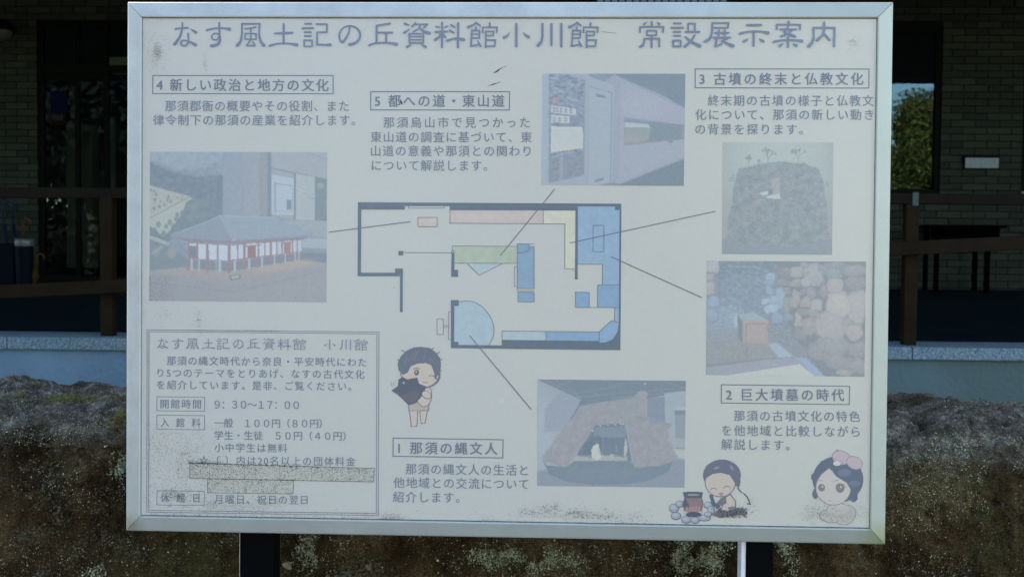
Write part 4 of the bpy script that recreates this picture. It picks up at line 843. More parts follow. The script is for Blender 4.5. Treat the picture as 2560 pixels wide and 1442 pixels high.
q.poly([(1025, 575), (1725, 665), (1725, 830), (1025, 905)], (146, 160, 174)); q.poly([(1030, 630), (1690, 685), (1690, 835), (1030, 870)], (136, 156, 166)); q.poly([(1030, 630), (1300, 655), (1340, 700), (1030, 692)], (176, 190, 194), k=3); q.poly([(1030, 700), (1340, 705), (1300, 860), (1030, 870)], (152, 166, 172), k=3); q.ell(1100, 830, 120, 40, (166, 168, 170), .7, soft=.6); q.line([(1025, 620), (1725, 672)], 7, (128, 146, 166)); q.line([(1025, 890), (1725, 830)], 8, (150, 160, 172)); q.ell(1565, 860, 30, 16, (140, 156, 170), soft=.4)
q.poly([(620, 100), (905, 205), (890, 1330), (620, 1370)], (160, 175, 190)); q.poly([(620, 220), (878, 290), (868, 1325), (620, 1372)], (163, 178, 191)); q.line([(620, 222), (878, 292), (866, 1325)], 5, (134, 150, 166)); q.poly([(697, 300), (803, 325), (803, 355), (697, 335)], (136, 152, 168)); q.poly([(683, 1302), (788, 1275), (788, 1300), (683, 1332)], (134, 152, 168))
q.poly([(150, 70), (370, 75), (572, 145), (560, 1245), (150, 1338)], (141, 157, 175)); pm = q.inside([(150, 70), (370, 75), (572, 145), (560, 1245), (150, 1338)]); q.tex(pm, 70, 40, 12); q.tex(pm * (q.Y < 560), 90, 30, .8, (156, 172, 190), .28)
for a, b, w_ in (((180, 215), (325, 290), 18), ((360, 345), (480, 390), 26), ((165, 120), (250, 125), 24), ((395, 285), (440, 300), 14), ((165, 225), (560, 560), 6), ((380, 180), (430, 200), 30)): q.line([a, b], w_, (160, 176, 194), .8)
q.ell(228, 378, 40, 34, (172, 160, 172), soft=.5); q.poly([(175, 435), (470, 478), (470, 550), (175, 525)], (178, 192, 200)); q.poly([(175, 545), (388, 562), (388, 645), (175, 635)], (180, 194, 202)); q.poly([(170, 680), (545, 690), (548, 925), (170, 985)], (186, 198, 200)); q.poly([(172, 935), (545, 890), (548, 935), (172, 985)], (188, 197, 190))
for k_ in range(11): q.line([(190, 715 + 22 * k_), (535, 715 + 19 * k_)], 5, (166, 180, 186), .7)
for x in (210, 245, 290, 345, 405): q.line([(x - 16, 470 + (x - 200) * .1), (x + 16, 470 + (x - 200) * .1)], 6, (134, 148, 160)); q.line([(x, 455 + (x - 200) * .1), (x, 515 + (x - 200) * .07)], 7, (134, 148, 160)); q.line([(x - 14, 500 + (x - 200) * .08), (x + 16, 504 + (x - 200) * .08)], 6, (134, 148, 160))
for x in (212, 275, 345): q.line([(x - 20, 590), (x + 22, 594)], 7, (138, 152, 162)); q.line([(x, 570), (x, 628)], 8, (138, 152, 162)); q.line([(x - 20, 618), (x + 22, 622)], 6, (138, 152, 162))
q.poly([(150, 1045), (560, 960), (560, 1245), (150, 1338)], (144, 158, 172), k=1); q.line([(165, 1040), (440, 975)], 10, (162, 178, 192)); q.line([(300, 1000), (290, 1290)], 38, (156, 170, 184), .8); q.tex(q.inside([(150, 1045), (560, 960), (560, 1245), (150, 1338)]), 90, 14, 8)
q.tex(None, 12, 12, 2); q.build('corridor_picture', label='faded picture of an exhibition corridor with a long wall case')

# picture 3: burial mound model
q = Paint([(1807, 356), (2083.5, 356.5), (2080, 637), (1805, 635)], (1780, 340, 4.652), bgc=(168, 182, 183))
q.blend(np.clip((q.Y - 500) / 500, 0, 1), (160, 167, 172)); q.ell(750, 250, 420, 260, (174, 189, 188), .8, soft=.9); q.blend(np.clip((q.X - 1250) / 300, 0, 1), (156, 168, 174), .7); q.blend(np.clip((260 - q.X) / 200, 0, 1), (162, 172, 176), .6)
MD = [(310, 375), (400, 370), (560, 325), (700, 305), (850, 300), (1000, 320), (1080, 315), (1130, 350), (1220, 365), (1250, 410), (1290, 520), (1330, 800), (1365, 1180), (1100, 1270), (800, 1290), (550, 1285), (150, 1230), (180, 1000), (235, 780), (250, 600)]
q.poly([(110, 1200), (1410, 1190), (1410, 1400), (110, 1400)], (147, 161, 172), k=8); q.poly(MD, (148, 162, 170), k=1); mm_ = q.inside(MD); q.tex(mm_, 130, 90, 7); q.tex(mm_, 28, 24, 7)
q.tex(mm_, 110, 80, .5, (162, 166, 168), .25); q.tex(mm_, 100, 70, .5, (138, 154, 162), .25); q.tex(mm_, 60, 50, .35, (154, 170, 168), .3)
q.poly([(715, 480), (785, 480), (800, 735), (690, 680), (690, 560)], (165, 170, 173), k=2); q.poly([(545, 665), (650, 640), (655, 675), (600, 695)], (182, 196, 204)); q.poly([(625, 705), (780, 672), (800, 735), (650, 725)], (180, 194, 200)); q.poly([(650, 640), (710, 610), (705, 670), (655, 680)], (140, 152, 162)); q.line([(550, 740), (620, 745)], 8, (176, 184, 188))
RT = random.Random(5)
def twig(x, y, a, l, w_, d_, g_=None):
    x2, y2 = x + l * math.cos(a), y - l * math.sin(a); q.line([(x, y), (x2, y2)], w_, (142, 156, 160), .8)
    if d_: [twig(x2, y2, a + RT.uniform(-.75, .75), l * RT.uniform(.6, .85), max(3, w_ * .7), d_ - 1) for _ in range(3)]
twig(652, 320, 1.57, 55, 8, 4); twig(1000, 330, 1.5, 60, 7, 4); twig(430, 380, 1.7, 50, 6, 4); twig(520, 350, 1.3, 30, 4, 3); twig(280, 560, 2.2, 40, 4, 3); twig(1300, 600, .8, 30, 4, 2)
q.build('mound_picture', label='faded picture of a grassy burial mound model with small trees')

# picture 2: stone chamber with a wooden coffin
q = Paint([(1767, 652), (2165, 654), (2161, 941.5), (1765, 937)], (1750, 640, 4.507), bgc=(146, 160, 172))
q.ell(560, 420, 330, 300, (142, 163, 178), .9, soft=.8); q.ell(250, 760, 240, 260, (150, 172, 190), .9, soft=.7); q.poly([(200, 60), (860, 60), (820, 200), (560, 215), (330, 180), (230, 300), (190, 200)], (139, 156, 168), k=4); q.line([(330, 115), (620, 125), (770, 180)], 20, (152, 170, 184), .7); q.line([(480, 180), (700, 190)], 14, (150, 168, 182), .6)
q.tex(None, 60, 26, 7)
wxn = fbm(q.X / 130, q.Y / 130, 301, 2, .4); wyn = fbm(q.X / 130, q.Y / 130, 322, 2, .4); best = np.full(q.X.shape, 9.)
def stone(x, y, rx, ry, c, rot=0):       # rubble block: squarish outline bent by noise, worn top, shaded joint
    global best
    dx = q.X - x + 30 * wxn; dy = q.Y - y + 26 * wyn; cr_, sr = math.cos(rot), math.sin(rot); a_ = np.abs(dx * cr_ + dy * sr) / (rx * 1.07); b_ = np.abs(-dx * sr + dy * cr_) / (ry * 1.1)
    e = (a_ ** 2.7 + b_ ** 2.7) ** (1 / 2.7); m = (e < 1.1) & (e < best + .02)
    q.blend(m.astype(float) * np.clip((1.1 - e) / .1, 0, 1), c, 1); q.blend(m * np.clip((e - .82) / .25, 0, 1), (136, 149, 160), .55); q.blend(m * np.clip(.9 - np.hypot(a_ + .1, (dy + ry * .35) / ry), 0, 1), tuple(min(255, v + 9) for v in c), .6); best = np.where(m, np.minimum(best, e), best)
q.poly([(860, 60), (1870, 60), (1860, 1360), (1400, 1360), (1100, 950), (930, 640)], (141, 153, 162), k=3)
RS = random.Random(9)
for x, y, rx, ry, c_, r_ in [(140, 120, 80, 70, (172, 178, 188), 0), (110, 240, 50, 32, (164, 172, 176), 0), (105, 360, 55, 72, (170, 174, 176), 0), (150, 510, 65, 60, (152, 172, 196), .2), (130, 660, 90, 60, (150, 170, 190), .1), (270, 510, 50, 32, (146, 164, 180), 0), (255, 385, 35, 20, (144, 160, 172), 0), (250, 440, 50, 20, (146, 160, 170), 0),
    (520, 285, 90, 30, (143, 162, 170), 0), (660, 290, 60, 50, (146, 164, 172), 0), (790, 235, 50, 34, (156, 178, 198), 0), (650, 390, 60, 38, (142, 162, 174), 0), (780, 385, 50, 50, (152, 172, 192), 0), (770, 300, 45, 26, (150, 170, 188), 0), (725, 505, 45, 38, (160, 182, 202), 0), (815, 495, 42, 48, (158, 180, 200), 0), (800, 600, 85, 45, (160, 184, 202), 0), (900, 480, 45, 120, (154, 176, 198), .1), (985, 540, 55, 90, (154, 165, 168), .1), (860, 690, 60, 50, (148, 170, 188), 0), (970, 680, 60, 45, (148, 166, 178), 0),
    (960, 180, 70, 60, (148, 158, 166), 0), (930, 290, 70, 36, (152, 160, 168), .1), (1090, 180, 62, 62, (166, 172, 172), 0), (1080, 310, 72, 42, (160, 166, 170), -.2), (1200, 170, 45, 36, (162, 168, 174), 0), (1280, 210, 110, 110, (164, 172, 178), .1), (1200, 290, 50, 55, (168, 176, 178), .2), (1370, 150, 50, 40, (154, 164, 174), 0), (1520, 110, 110, 34, (152, 162, 170), 0), (1500, 190, 90, 62, (152, 166, 172), -.1), (1740, 165, 130, 60, (158, 164, 170), -.05), (1180, 110, 60, 24, (156, 166, 176), 0),
    (1520, 330, 100, 78, (170, 173, 174), -.1), (1740, 300, 110, 65, (154, 160, 166), -.1), (1390, 390, 62, 70, (158, 162, 168), .1), (1560, 545, 125, 130, (178, 180, 180), .15), (1770, 570, 100, 180, (172, 175, 178), .05), (1250, 420, 56, 62, (158, 164, 172), 0), (1160, 400, 42, 34, (154, 160, 168), .2), (1075, 485, 55, 92, (164, 168, 170), .05), (1195, 520, 55, 52, (166, 168, 168), .1), (1320, 545, 62, 55, (170, 176, 180), .15), (1170, 630, 62, 36, (150, 162, 166), 0), (1270, 640, 60, 50, (160, 166, 170), .1), (970, 380, 46, 34, (152, 162, 172), 0),
    (1105, 720, 42, 75, (168, 172, 172), -.1), (1230, 790, 85, 85, (162, 166, 168), .1), (1480, 780, 185, 150, (168, 172, 176), .25), (1740, 850, 90, 78, (172, 172, 174), -.2), (1660, 730, 52, 42, (162, 166, 172), 0), (1130, 880, 70, 60, (150, 160, 166), .4), (1500, 1010, 200, 90, (158, 165, 172), .1), (1780, 1050, 100, 90, (158, 163, 168), 0), (1330, 1080, 120, 80, (154, 162, 168), .3), (1560, 1180, 150, 80, (156, 162, 168), .25), (1780, 1240, 100, 80, (160, 163, 166), .1), (1620, 1310, 90, 34, (166, 168, 168), 0)]:
    stone(x, y, rx, ry, c_, r_)
q.tex(None, 40, 34, 3)
q.poly([(75, 830), (420, 800), (470, 1000), (860, 960), (1100, 1130), (700, 1160), (75, 1250)], (154, 164, 170), k=3); gm_ = q.inside([(75, 740), (420, 740), (470, 800), (900, 780), (1300, 1130), (700, 1170), (75, 1250)]); q.tex(gm_, 14, 9, .6, (166, 172, 174), .15); q.tex(gm_, 12, 8, .6, (136, 150, 160), .3); q.ell(240, 850, 200, 90, (148, 168, 184), .45, soft=.8)
q.ell(405, 730, 26, 80, (164, 188, 206), .9, soft=.6)
q.poly([(423, 655), (480, 740), (478, 990), (430, 900)], (136, 152, 158)); q.poly([(423, 655), (600, 632), (775, 725), (480, 730)], (156, 178, 188), k=1); q.poly([(480, 725), (775, 722), (770, 762), (482, 765)], (176, 168, 166)); q.poly([(485, 762), (758, 758), (770, 985), (478, 992)], (170, 166, 166)); q.poly([(528, 765), (730, 762), (735, 965), (526, 968)], (172, 168, 169)); q.line([(520, 985), (520, 765), (730, 762)], 7, (150, 148, 152)); q.line([(478, 1000), (520, 1190)], 0, (150, 150, 150)); q.line([(522, 1000), (526, 1190)], 5, (142, 152, 160))
q.poly([(765, 990), (870, 978), (1060, 1135), (900, 1160)], (160, 182, 200), k=1); q.poly([(75, 1250), (700, 1165), (1160, 1135), (1420, 1365), (75, 1365)], (158, 168, 182)); q.poly([(1110, 1150), (1200, 1150), (1420, 1365), (1300, 1365)], (154, 176, 204), k=1); q.poly([(320, 1340), (1120, 1215), (1310, 1365), (320, 1365)], (184, 196, 194)); q.poly([(75, 1215), (700, 1150), (720, 1170), (75, 1255)], (150, 156, 164)); q.line([(700, 1165), (1060, 1135)], 5, (140, 152, 164))
q.tex(None, 10, 10, 2.5); q.build('chamber_picture', label='faded picture of a stone chamber with a wooden coffin')

# picture 1: thatched pit dwelling
q = Paint([(1344, 948), (1714.5, 951.5), (1711, 1218), (1342.5, 1213.5)], (1320, 930, 4.652), bgc=(158, 172, 184))
q.ell(180, 700, 140, 420, (168, 184, 196), .7, soft=.9); q.poly([(360, 220), (620, 310), (600, 420), (350, 680), (180, 700), (200, 420)], (155, 168, 184), k=5); q.poly([(100, 1150), (400, 1100), (1840, 1000), (1840, 1360), (100, 1360)], (147, 160, 174), k=6); q.poly([(100, 80), (1840, 100), (1840, 215), (1400, 305), (1200, 310), (800, 350), (620, 320)], (131, 149, 162))
for a, b in (((220, 100), (620, 290)), ((330, 95), (560, 240)), ((480, 260), (1300, 110)), ((560, 290), (1820, 180)), ((760, 240), (830, 270)), ((900, 90), (980, 130)), ((1560, 100), (1820, 180)), ((350, 150), (500, 110)), ((1000, 300), (1820, 220))): q.line([a, b], 7, (147, 164, 176), .7)
q.ell(1360, 135, 14, 9, (178, 190, 196)); q.poly([(1385, 305), (1580, 285), (1588, 600), (1380, 560)], (140, 157, 172)); q.poly([(1585, 245), (1835, 215), (1828, 890), (1700, 880), (1640, 700), (1590, 600)], (162, 176, 190)); q.line([(1582, 250), (1590, 590)], 5, (128, 144, 160)); q.poly([(1702, 445), (1828, 445), (1825, 885), (1715, 880)], (148, 163, 174)); q.poly([(1702, 445), (1828, 445), (1828, 490), (1702, 495)], (132, 150, 160)); q.poly([(1705, 405), (1830, 395), (1830, 440), (1705, 440)], (170, 183, 192)); q.poly([(1712, 765), (1826, 770), (1824, 880), (1714, 875)], (160, 174, 182)); q.line([(1712, 880), (1824, 885)], 6, (134, 150, 162)); q.poly([(1650, 890), (1828, 900), (1825, 1010), (1760, 1000)], (176, 188, 190), k=3)
q.poly([(160, 1000), (220, 1080), (440, 1100), (540, 1030), (1190, 1030), (1240, 1110), (1500, 1090), (1680, 1040), (1640, 1150), (1400, 1260), (1100, 1300), (750, 1310), (450, 1270), (250, 1190)], (131, 150, 164)); q.ell(900, 1180, 500, 90, (136, 154, 168), .5, soft=.8)
HUT = [(160, 985), (300, 800), (430, 620), (520, 540), (590, 420), (640, 385), (1210, 300), (1290, 225), (1350, 212), (1390, 240), (1380, 300), (1370, 510), (1500, 560), (1660, 595), (1675, 620), (1625, 680), (1640, 800), (1740, 980), (1690, 1020), (1560, 1080), (1240, 1110), (1170, 740), (1130, 590), (780, 620), (700, 760), (440, 1100), (300, 1070), (190, 1030)]
q.poly([(630, 310), (600, 345), (580, 410), (640, 385), (900, 340), (900, 300)], (130, 148, 162)); q.poly([(590, 420), (500, 555), (480, 560), (580, 400)], (130, 146, 160)); q.poly(HUT, (158, 164, 172), k=1); hm = q.inside(HUT); q.tex(hm, 7, 7, 6); q.tex(hm, 90, 90, 4); q.blend(hm * np.clip((1100 - q.X) / 500, 0, 1) * np.clip((600 - q.Y) / 200, 0, 1), (152, 165, 174), .6); q.ell(1180, 380, 160, 90, (150, 166, 172), .5, soft=.9); q.poly([(1300, 240), (1385, 225), (1370, 510), (1290, 500)], (164, 165, 172), .7, k=3)
q.line([(1255, 510), (1400, 545), (1500, 580), (1665, 610)], 12, (146, 158, 166)); q.line([(1260, 520), (1640, 640)], 5, (140, 150, 160), .7)
q.poly([(780, 615), (1125, 590), (1150, 720), (1205, 1030), (540, 1025), (600, 900), (690, 770)], (125, 145, 160)); q.poly([(775, 640), (1120, 625), (1130, 755), (775, 760)], (138, 155, 168), k=1); q.poly([(640, 850), (820, 730), (860, 760), (860, 960), (580, 970)], (120, 140, 156), k=2)
for a, b in (((870, 670), (865, 960)), ((770, 650), (775, 760)), ((1130, 620), (1140, 900)), ((920, 660), (950, 750)), ((990, 670), (1015, 745)), ((630, 870), (635, 1010))): q.line([a, b], 7, (148, 164, 176), .8)
for x, y in ((840, 622), (930, 615), (1015, 610), (1078, 604), (1110, 603), (750, 680)): q.ell(x, y, 11, 10, (182, 194, 200))
q.poly([(545, 970), (740, 990), (860, 965), (1150, 990), (1160, 1030), (540, 1025)], (168, 178, 180)); q.tex(q.inside([(545, 960), (1160, 960), (1160, 1030), (540, 1025)]), 18, 12, .7, (184, 190, 186), .1); q.tex(q.inside([(545, 960), (1160, 960), (1160, 1030), (540, 1025)]), 16, 10, .7, (140, 154, 164), .25)
q.poly([(825, 812), (820, 845), (850, 960), (845, 1000), (800, 1030), (740, 985), (735, 900), (760, 855)], (190, 198, 196)); q.ell(800, 790, 42, 45, (124, 142, 156), soft=.2); q.line([(815, 880), (822, 930), (848, 965)], 6, (160, 172, 178)); q.poly([(1125, 800), (1150, 800), (1158, 900), (1140, 960), (1120, 990), (1115, 900)], (180, 184, 182)); q.ell(1138, 792, 14, 18, (166, 168, 170)); q.line([(1025, 850), (1032, 920)], 10, (150, 166, 178)); q.poly([(950, 950), (995, 950), (990, 1010), (960, 1010)], (176, 180, 182))
q.tex(None, 12, 12, 2); q.build('dwelling_picture', label='faded picture of a thatched pit dwelling on a dark round base')

# printed children: plain generic drawings
def fig(x0, y0, x1, y1, zoom): return Paint([(x0, y0), (x1, y0), (x1, y1), (x0, y1)], zoom, cell=1.0)
DK, SK, SKD, HR = (120, 131, 143), (189, 184, 180), (177, 170, 168), (115, 128, 143)
q = fig(975, 858, 1112, 1074, (940, 840, 3.2))
for pts in ([(262, 560), (280, 725), (330, 722), (338, 570)], [(345, 570), (360, 700), (395, 698), (420, 560)]): q.poly(pts, DK); 
q.poly([(268, 560), (286, 720), (324, 717), (332, 570)], SK); q.poly([(350, 570), (364, 695), (390, 693), (414, 560)], SK); q.poly([(258, 545), (430, 490), (425, 595), (345, 600), (262, 600)], DK); q.poly([(264, 550), (424, 500), (418, 590), (345, 594), (268, 594)], SKD)
q.ell(385, 470, 64, 95, DK); q.ell(385, 470, 58, 89, SK); q.ell(355, 300, 162, 118, DK, rot=.15); q.ell(350, 298, 150, 108, SK, rot=.15)
hair = [(175, 215), (200, 160), (245, 115), (300, 90), (360, 84), (430, 95), (480, 130), (515, 180), (520, 240), (505, 300), (470, 350), (465, 290), (440, 230), (400, 215), (330, 220), (280, 240), (255, 290), (215, 310), (180, 270)]
q.poly(hair, HR); [q.line([(a, b), (c_, d_)], 7, HR) for a, b, c_, d_ in ((435, 110, 462, 95), (480, 150, 510, 125), (500, 180, 528, 188), (230, 125, 205, 112), (200, 185, 172, 190), (508, 260, 520, 280), (480, 330, 490, 350))]
[q.line([(a, b), (c_, d_)], 6, (134, 146, 158), .6) for a, b, c_, d_ in ((260, 200, 320, 120), (300, 190, 340, 115), (230, 220, 250, 170), (430, 180, 470, 210), (400, 120, 380, 180))]
q.ell(325, 290, 20, 24, (120, 124, 132)); q.ell(322, 284, 6, 7, (190, 198, 202)); q.line([(300, 262), (325, 252), (350, 262)], 6, DK); q.line([(425, 320), (445, 312), (465, 322)], 6, DK); q.line([(375, 365), (395, 372), (415, 366)], 5, (150, 130, 132)); q.ell(275, 320, 22, 16, (192, 174, 174), .7, soft=.6)
q.poly([(122, 435), (175, 400), (180, 345), (215, 325), (250, 345), (330, 330), (345, 380), (400, 400), (390, 450), (350, 500), (310, 540), (260, 550), (200, 490), (165, 460)], (104, 117, 130)); q.poly([(200, 470), (330, 430), (340, 500), (290, 540), (240, 520)], (116, 122, 130), .9, k=3); q.ell(222, 372, 7, 9, (170, 180, 186)); q.ell(405, 470, 42, 30, DK, rot=.5); q.ell(405, 468, 37, 25, SK, rot=.5)
q.line([(128, 365), (122, 382), (130, 402)], 3.5, (140, 150, 158)); q.line([(145, 368), (140, 382), (147, 396)], 3.5, (140, 150, 158))
q.build('child_drawing', use_mask=True, z=ZL, label='drawing of a dark-haired child hugging a dark pot')
q = fig(1668, 1145, 1888, 1312, (1600, 1040, 3.879))
for x, y, rx, ry in ((330, 890, 50, 45), (350, 965, 50, 38), (450, 1000, 52, 38), (535, 1005, 46, 34), (625, 985, 62, 32), (385, 850, 40, 35), (660, 860, 45, 35), (690, 910, 36, 42), (660, 950, 40, 28)): q.ell(x, y, rx, ry, (104, 118, 132)); q.ell(x - 2, y - 2, rx - 6, ry - 6, (152, 164, 180)); q.ell(x - 8, y - 10, rx * .55, ry * .5, (172, 184, 196), .8, soft=.6)
q.poly([(415, 735), (610, 735), (600, 790), (615, 830), (600, 920), (430, 920), (410, 850), (432, 790)], (104, 116, 130)); q.poly([(440, 790), (595, 790), (608, 830), (590, 900), (500, 900), (470, 850)], (142, 132, 136), k=2); q.ell(512, 742, 92, 14, (104, 118, 132)); q.ell(515, 760, 60, 9, (150, 162, 168))
q.ell(510, 905, 90, 28, (160, 138, 142), .9, soft=.6); [q.line([(a, 925), (a + 6, 870)], 5, (184, 160, 158)) for a in (450, 480, 510, 540, 570)]; q.ell(520, 950, 80, 26, (96, 104, 116), .9, soft=.4)
q.poly([(700, 960), (780, 880), (900, 880), (1000, 890), (1045, 945), (900, 965), (780, 985)], (124, 128, 134), k=1); q.tex(q.inside([(750, 890), (1040, 890), (1040, 980), (760, 980)]), 14, 10, .8, (84, 90, 92), .1)
q.poly([(790, 790), (880, 750), (930, 820), (930, 890), (850, 925), (780, 910), (800, 860), (720, 880), (740, 840)], DK); q.poly([(800, 800), (875, 762), (920, 825), (918, 880), (850, 915), (790, 900), (815, 850)], SK); q.poly([(775, 800), (830, 770), (840, 840), (790, 870)], (122, 132, 142)); q.poly([(850, 880), (925, 870), (925, 895), (860, 910)], (130, 136, 144)); q.line([(690, 770), (715, 850), (760, 870)], 34, (108, 120, 134))
q.ell(795, 570, 182, 152, HR); q.ell(780, 640, 150, 142, DK); q.ell(778, 640, 142, 134, SK); q.poly([(620, 560), (640, 480), (720, 430), (860, 430), (960, 520), (975, 640), (955, 700), (915, 640), (870, 570), (780, 545), (700, 560), (640, 600)], HR); q.ell(740, 500, 26, 12, (150, 162, 174), .7, rot=-.4, soft=.5); q.ell(890, 500, 14, 30, (146, 158, 170), .7, rot=-.5, soft=.5)
for cx_ in (712, 842): q.line([(cx_ - 34, 715 if cx_ < 800 else 695), (cx_ - 10, 695 if cx_ < 800 else 675), (cx_ + 12, 695 if cx_ < 800 else 675), (cx_ + 34, 712 if cx_ < 800 else 692)], 6, DK)
q.poly([(755, 742), (812, 735), (800, 772), (782, 776)], (172, 146, 150)); q.ell(690, 742, 22, 14, (192, 172, 172), .7, soft=.6); q.ell(880, 715, 22, 14, (192, 172, 172), .7, soft=.6); q.line([(950, 700), (985, 738)], 12, HR); q.line([(1005, 745), (1040, 780), (1058, 820), (1068, 852)], 8, (60, 66, 68)); q.line([(1040, 845), (1072, 850)], 7, (60, 66, 68))
q.build('cooking_drawing', use_mask=True, z=ZL, label='drawing of a laughing child beside a pot on a stone fireplace')
q = fig(2025, 1118, 2162, 1314, (1600, 1040, 3.879))
q.ell(1850, 965, 112, 66, (132, 142, 150), rot=.1); q.ell(1990, 955, 110, 92, (132, 142, 150), rot=-.6); q.ell(1920, 900, 110, 60, (132, 142, 150)); q.ell(1850, 965, 107, 61, (180, 183, 182), rot=.1); q.ell(1990, 955, 105, 87, (180, 183, 182), rot=-.6); q.ell(1920, 900, 105, 56, (184, 188, 188))
q.ell(1920, 610, 245, 225, (110, 125, 140)); q.ell(1700, 590, 40, 42, (110, 125, 140)); q.ell(1700, 750, 28, 50, (112, 127, 142)); q.ell(2070, 770, 42, 60, (110, 125, 140)); q.ell(1875, 690, 172, 172, (140, 148, 154)); q.ell(1875, 690, 166, 166, (188, 189, 187))
q.poly([(1705, 620), (1720, 520), (1840, 500), (1900, 580), (2000, 640), (2050, 720), (2110, 640), (2120, 500), (1960, 420), (1760, 430), (1690, 540)], (110, 125, 140), k=1); q.poly([(1720, 640), (1760, 560), (1835, 500), (1890, 580), (1900, 640), (1800, 700)], (188, 189, 187), k=1); q.ell(1980, 545, 65, 38, (122, 136, 160), .9, soft=.3); q.ell(2080, 650, 55, 28, (122, 136, 160), .8, soft=.3)
for cx_, cy_, s_ in ((1760, 690, 30), (1940, 695, 38)): q.ell(cx_, cy_, s_ + 4, s_ + 6, (120, 128, 138)); q.ell(cx_, cy_, s_ - 3, s_, (140, 136, 142)); q.ell(cx_ + 8, cy_ - 10, 8, 9, (192, 198, 200))
q.line([(1725, 612), (1770, 625)], 5, (140, 148, 156)); q.line([(1880, 628), (1925, 610)], 5, (140, 148, 156)); q.line([(1825, 822), (1840, 814), (1856, 824)], 5, (150, 146, 148)); q.line([(1895, 668), (1930, 650), (1975, 658), (1998, 690)], 5, (128, 138, 146))
q.ell(1950, 400, 90, 68, (138, 144, 152), rot=.3); q.ell(1950, 400, 85, 63, (182, 172, 184), rot=.3); q.ell(2080, 450, 82, 62, (138, 144, 152), rot=.4); q.ell(2080, 450, 77, 57, (182, 172, 184), rot=.4); q.ell(1910, 455, 40, 28, (138, 144, 152)); q.ell(1910, 455, 36, 24, (192, 198, 200)); q.ell(1912, 330, 14, 13, (160, 152, 164)); q.ell(1890, 410, 5, 5, (120, 126, 134)); q.ell(1965, 452, 5, 5, (120, 126, 134))
q.build('seated_child_drawing', use_mask=True, z=ZL, label='drawing of a seated child with a small pink animal on the dark hair')

# masking tapes over old prices
for nm, tp, jo in (('masking_tape', [(475, 1156), (936.6, 1169.7), (933, 1203.4), (475, 1194.3)], (524, 563, 612, 640, 700, 780, 831, 873, 910)), ('masking_tape', [(518.8, 1195.7), (734, 1199.8), (733, 1233.4), (519.6, 1230.7)], (585, 615, 655, 690))):
    f = Flat(ZT + .0002).poly(tp).build(nm, flatmat('old_tape', (176, 185, 184), .6))
    e = Flat(ZT + .00035).loop(tp, .9)
    for x in jo: t_ = (x - tp[0][0]) / (tp[1][0] - tp[0][0]); e.line((x, tp[0][1] + t_ * (tp[1][1] - tp[0][1]) + 1), (x, tp[3][1] + t_ * (tp[2][1] - tp[3][1]) - 1), .45)
    e.build('tape_edge', flatmat('grime_line', (95, 100, 98), .8), f)
# scratches
sc2 = Flat(ZT + .0004)
for pts in ([(1234, 184, .8), (1244, 178, 3.2), (1250, 173, 1.6), (1256, 170, .8), (1266, 166, .5)], [(1220, 216, .5), (1234, 211, 2.2), (1242, 209, 1), (1251, 206, .6)], [(1242, 180, 1), (1236, 182, .8)],
            [(1505, 80, .5), (1540, 84, .6)], [(1001, 250, 1.6), (1004, 258, 3.4), (1006, 262, 1)]): sc2.stroke(pts)
sc2.build('scratch', flatmat('scratch_grey', (62, 66, 66), .8))

# mildew: thousands of small dark specks on the print
spec = Flat(ZT + .0006)
def specks(n, gen, smin=.35, smax=1.1):
    for _ in range(n):
        x, y = gen()
        if not (352 < x < 2190 and 44 < y < 1322): continue
        s = smin + (smax - smin) * RNG.random() ** 2.5; a = RNG.random() * 6.28; k = 5
        spec.poly([(x + s * RNG.uniform(.5, 1.2) * math.cos(a + 2 * math.pi * i / k), y + s * RNG.uniform(.4, 1.0) * math.sin(a + 2 * math.pi * i / k)) for i in range(k)])
        spec.k = 0
nr = RNG.normal; un = RNG.uniform
def clus(cx_, cy_, sx, sy): return lambda: (nr(cx_, sx), nr(cy_, sy))
def strip(x0, x1, y0, y1, p_=1.0): return lambda: (x0 + (x1 - x0) * RNG.random() ** p_, un(y0, y1) + (0))
def intape(tp): 
    def g_(): u, v = RNG.random() ** 1.15, RNG.random() ** 1.2; return (tp[0][0] + u * (tp[1][0] - tp[0][0]), (tp[0][1] * (1 - u) + tp[1][1] * u) * (1 - v) + (tp[3][1] * (1 - u) + tp[2][1] * u) * v)
    return g_
def slope(x0, x1, y0, sl, sp, p_=1.0):
    def g_(): x = x0 + (x1 - x0) * RNG.random() ** p_; return (x, y0 + (x - x0) * sl + abs(nr(0, sp)) * -1)
    return g_
specks(2300, intape([(475, 1156), (936.6, 1169.7), (933, 1203.4), (475, 1194.3)]), .5, 1.35); specks(900, intape([(518.8, 1195.7), (734, 1199.8), (733, 1233.4), (519.6, 1230.7)]), .5, 1.2)
specks(420, slope(472, 800, 1158, .03, 1.6), .4, 1.5); specks(300, slope(470, 560, 1157, .03, 4), .4, 1.2); specks(160, slope(680, 735, 1199, .02, 1), .4, 1.2)
specks(700, lambda: (374 + 170 * RNG.random() ** 1.3, un(1070, 1235)), .3, .8); specks(450, clus(455, 1160, 28, 40), .3, .9); specks(260, clus(400, 1110, 30, 20), .3, .7)
specks(420, clus(460, 1245, 45, 14), .3, 1.1); specks(300, clus(440, 1238, 16, 8), .35, 1.3); specks(330, clus(590, 1262, 40, 8), .35, 1.0); specks(160, clus(670, 1255, 25, 8), .3, 1.0); specks(90, clus(530, 1258, 12, 5), .3, 1.0)
specks(900, slope(368, 1010, 1291, .018, 5), .35, 1.1); specks(450, slope(500, 1000, 1281, .017, 7), .3, 1.0); specks(260, slope(1000, 1640, 1300, .014, 3), .3, 1.1); specks(200, clus(975, 1292, 16, 5), .35, 1.1); specks(60, clus(1218, 1297, 12, 5), .35, 1.1)
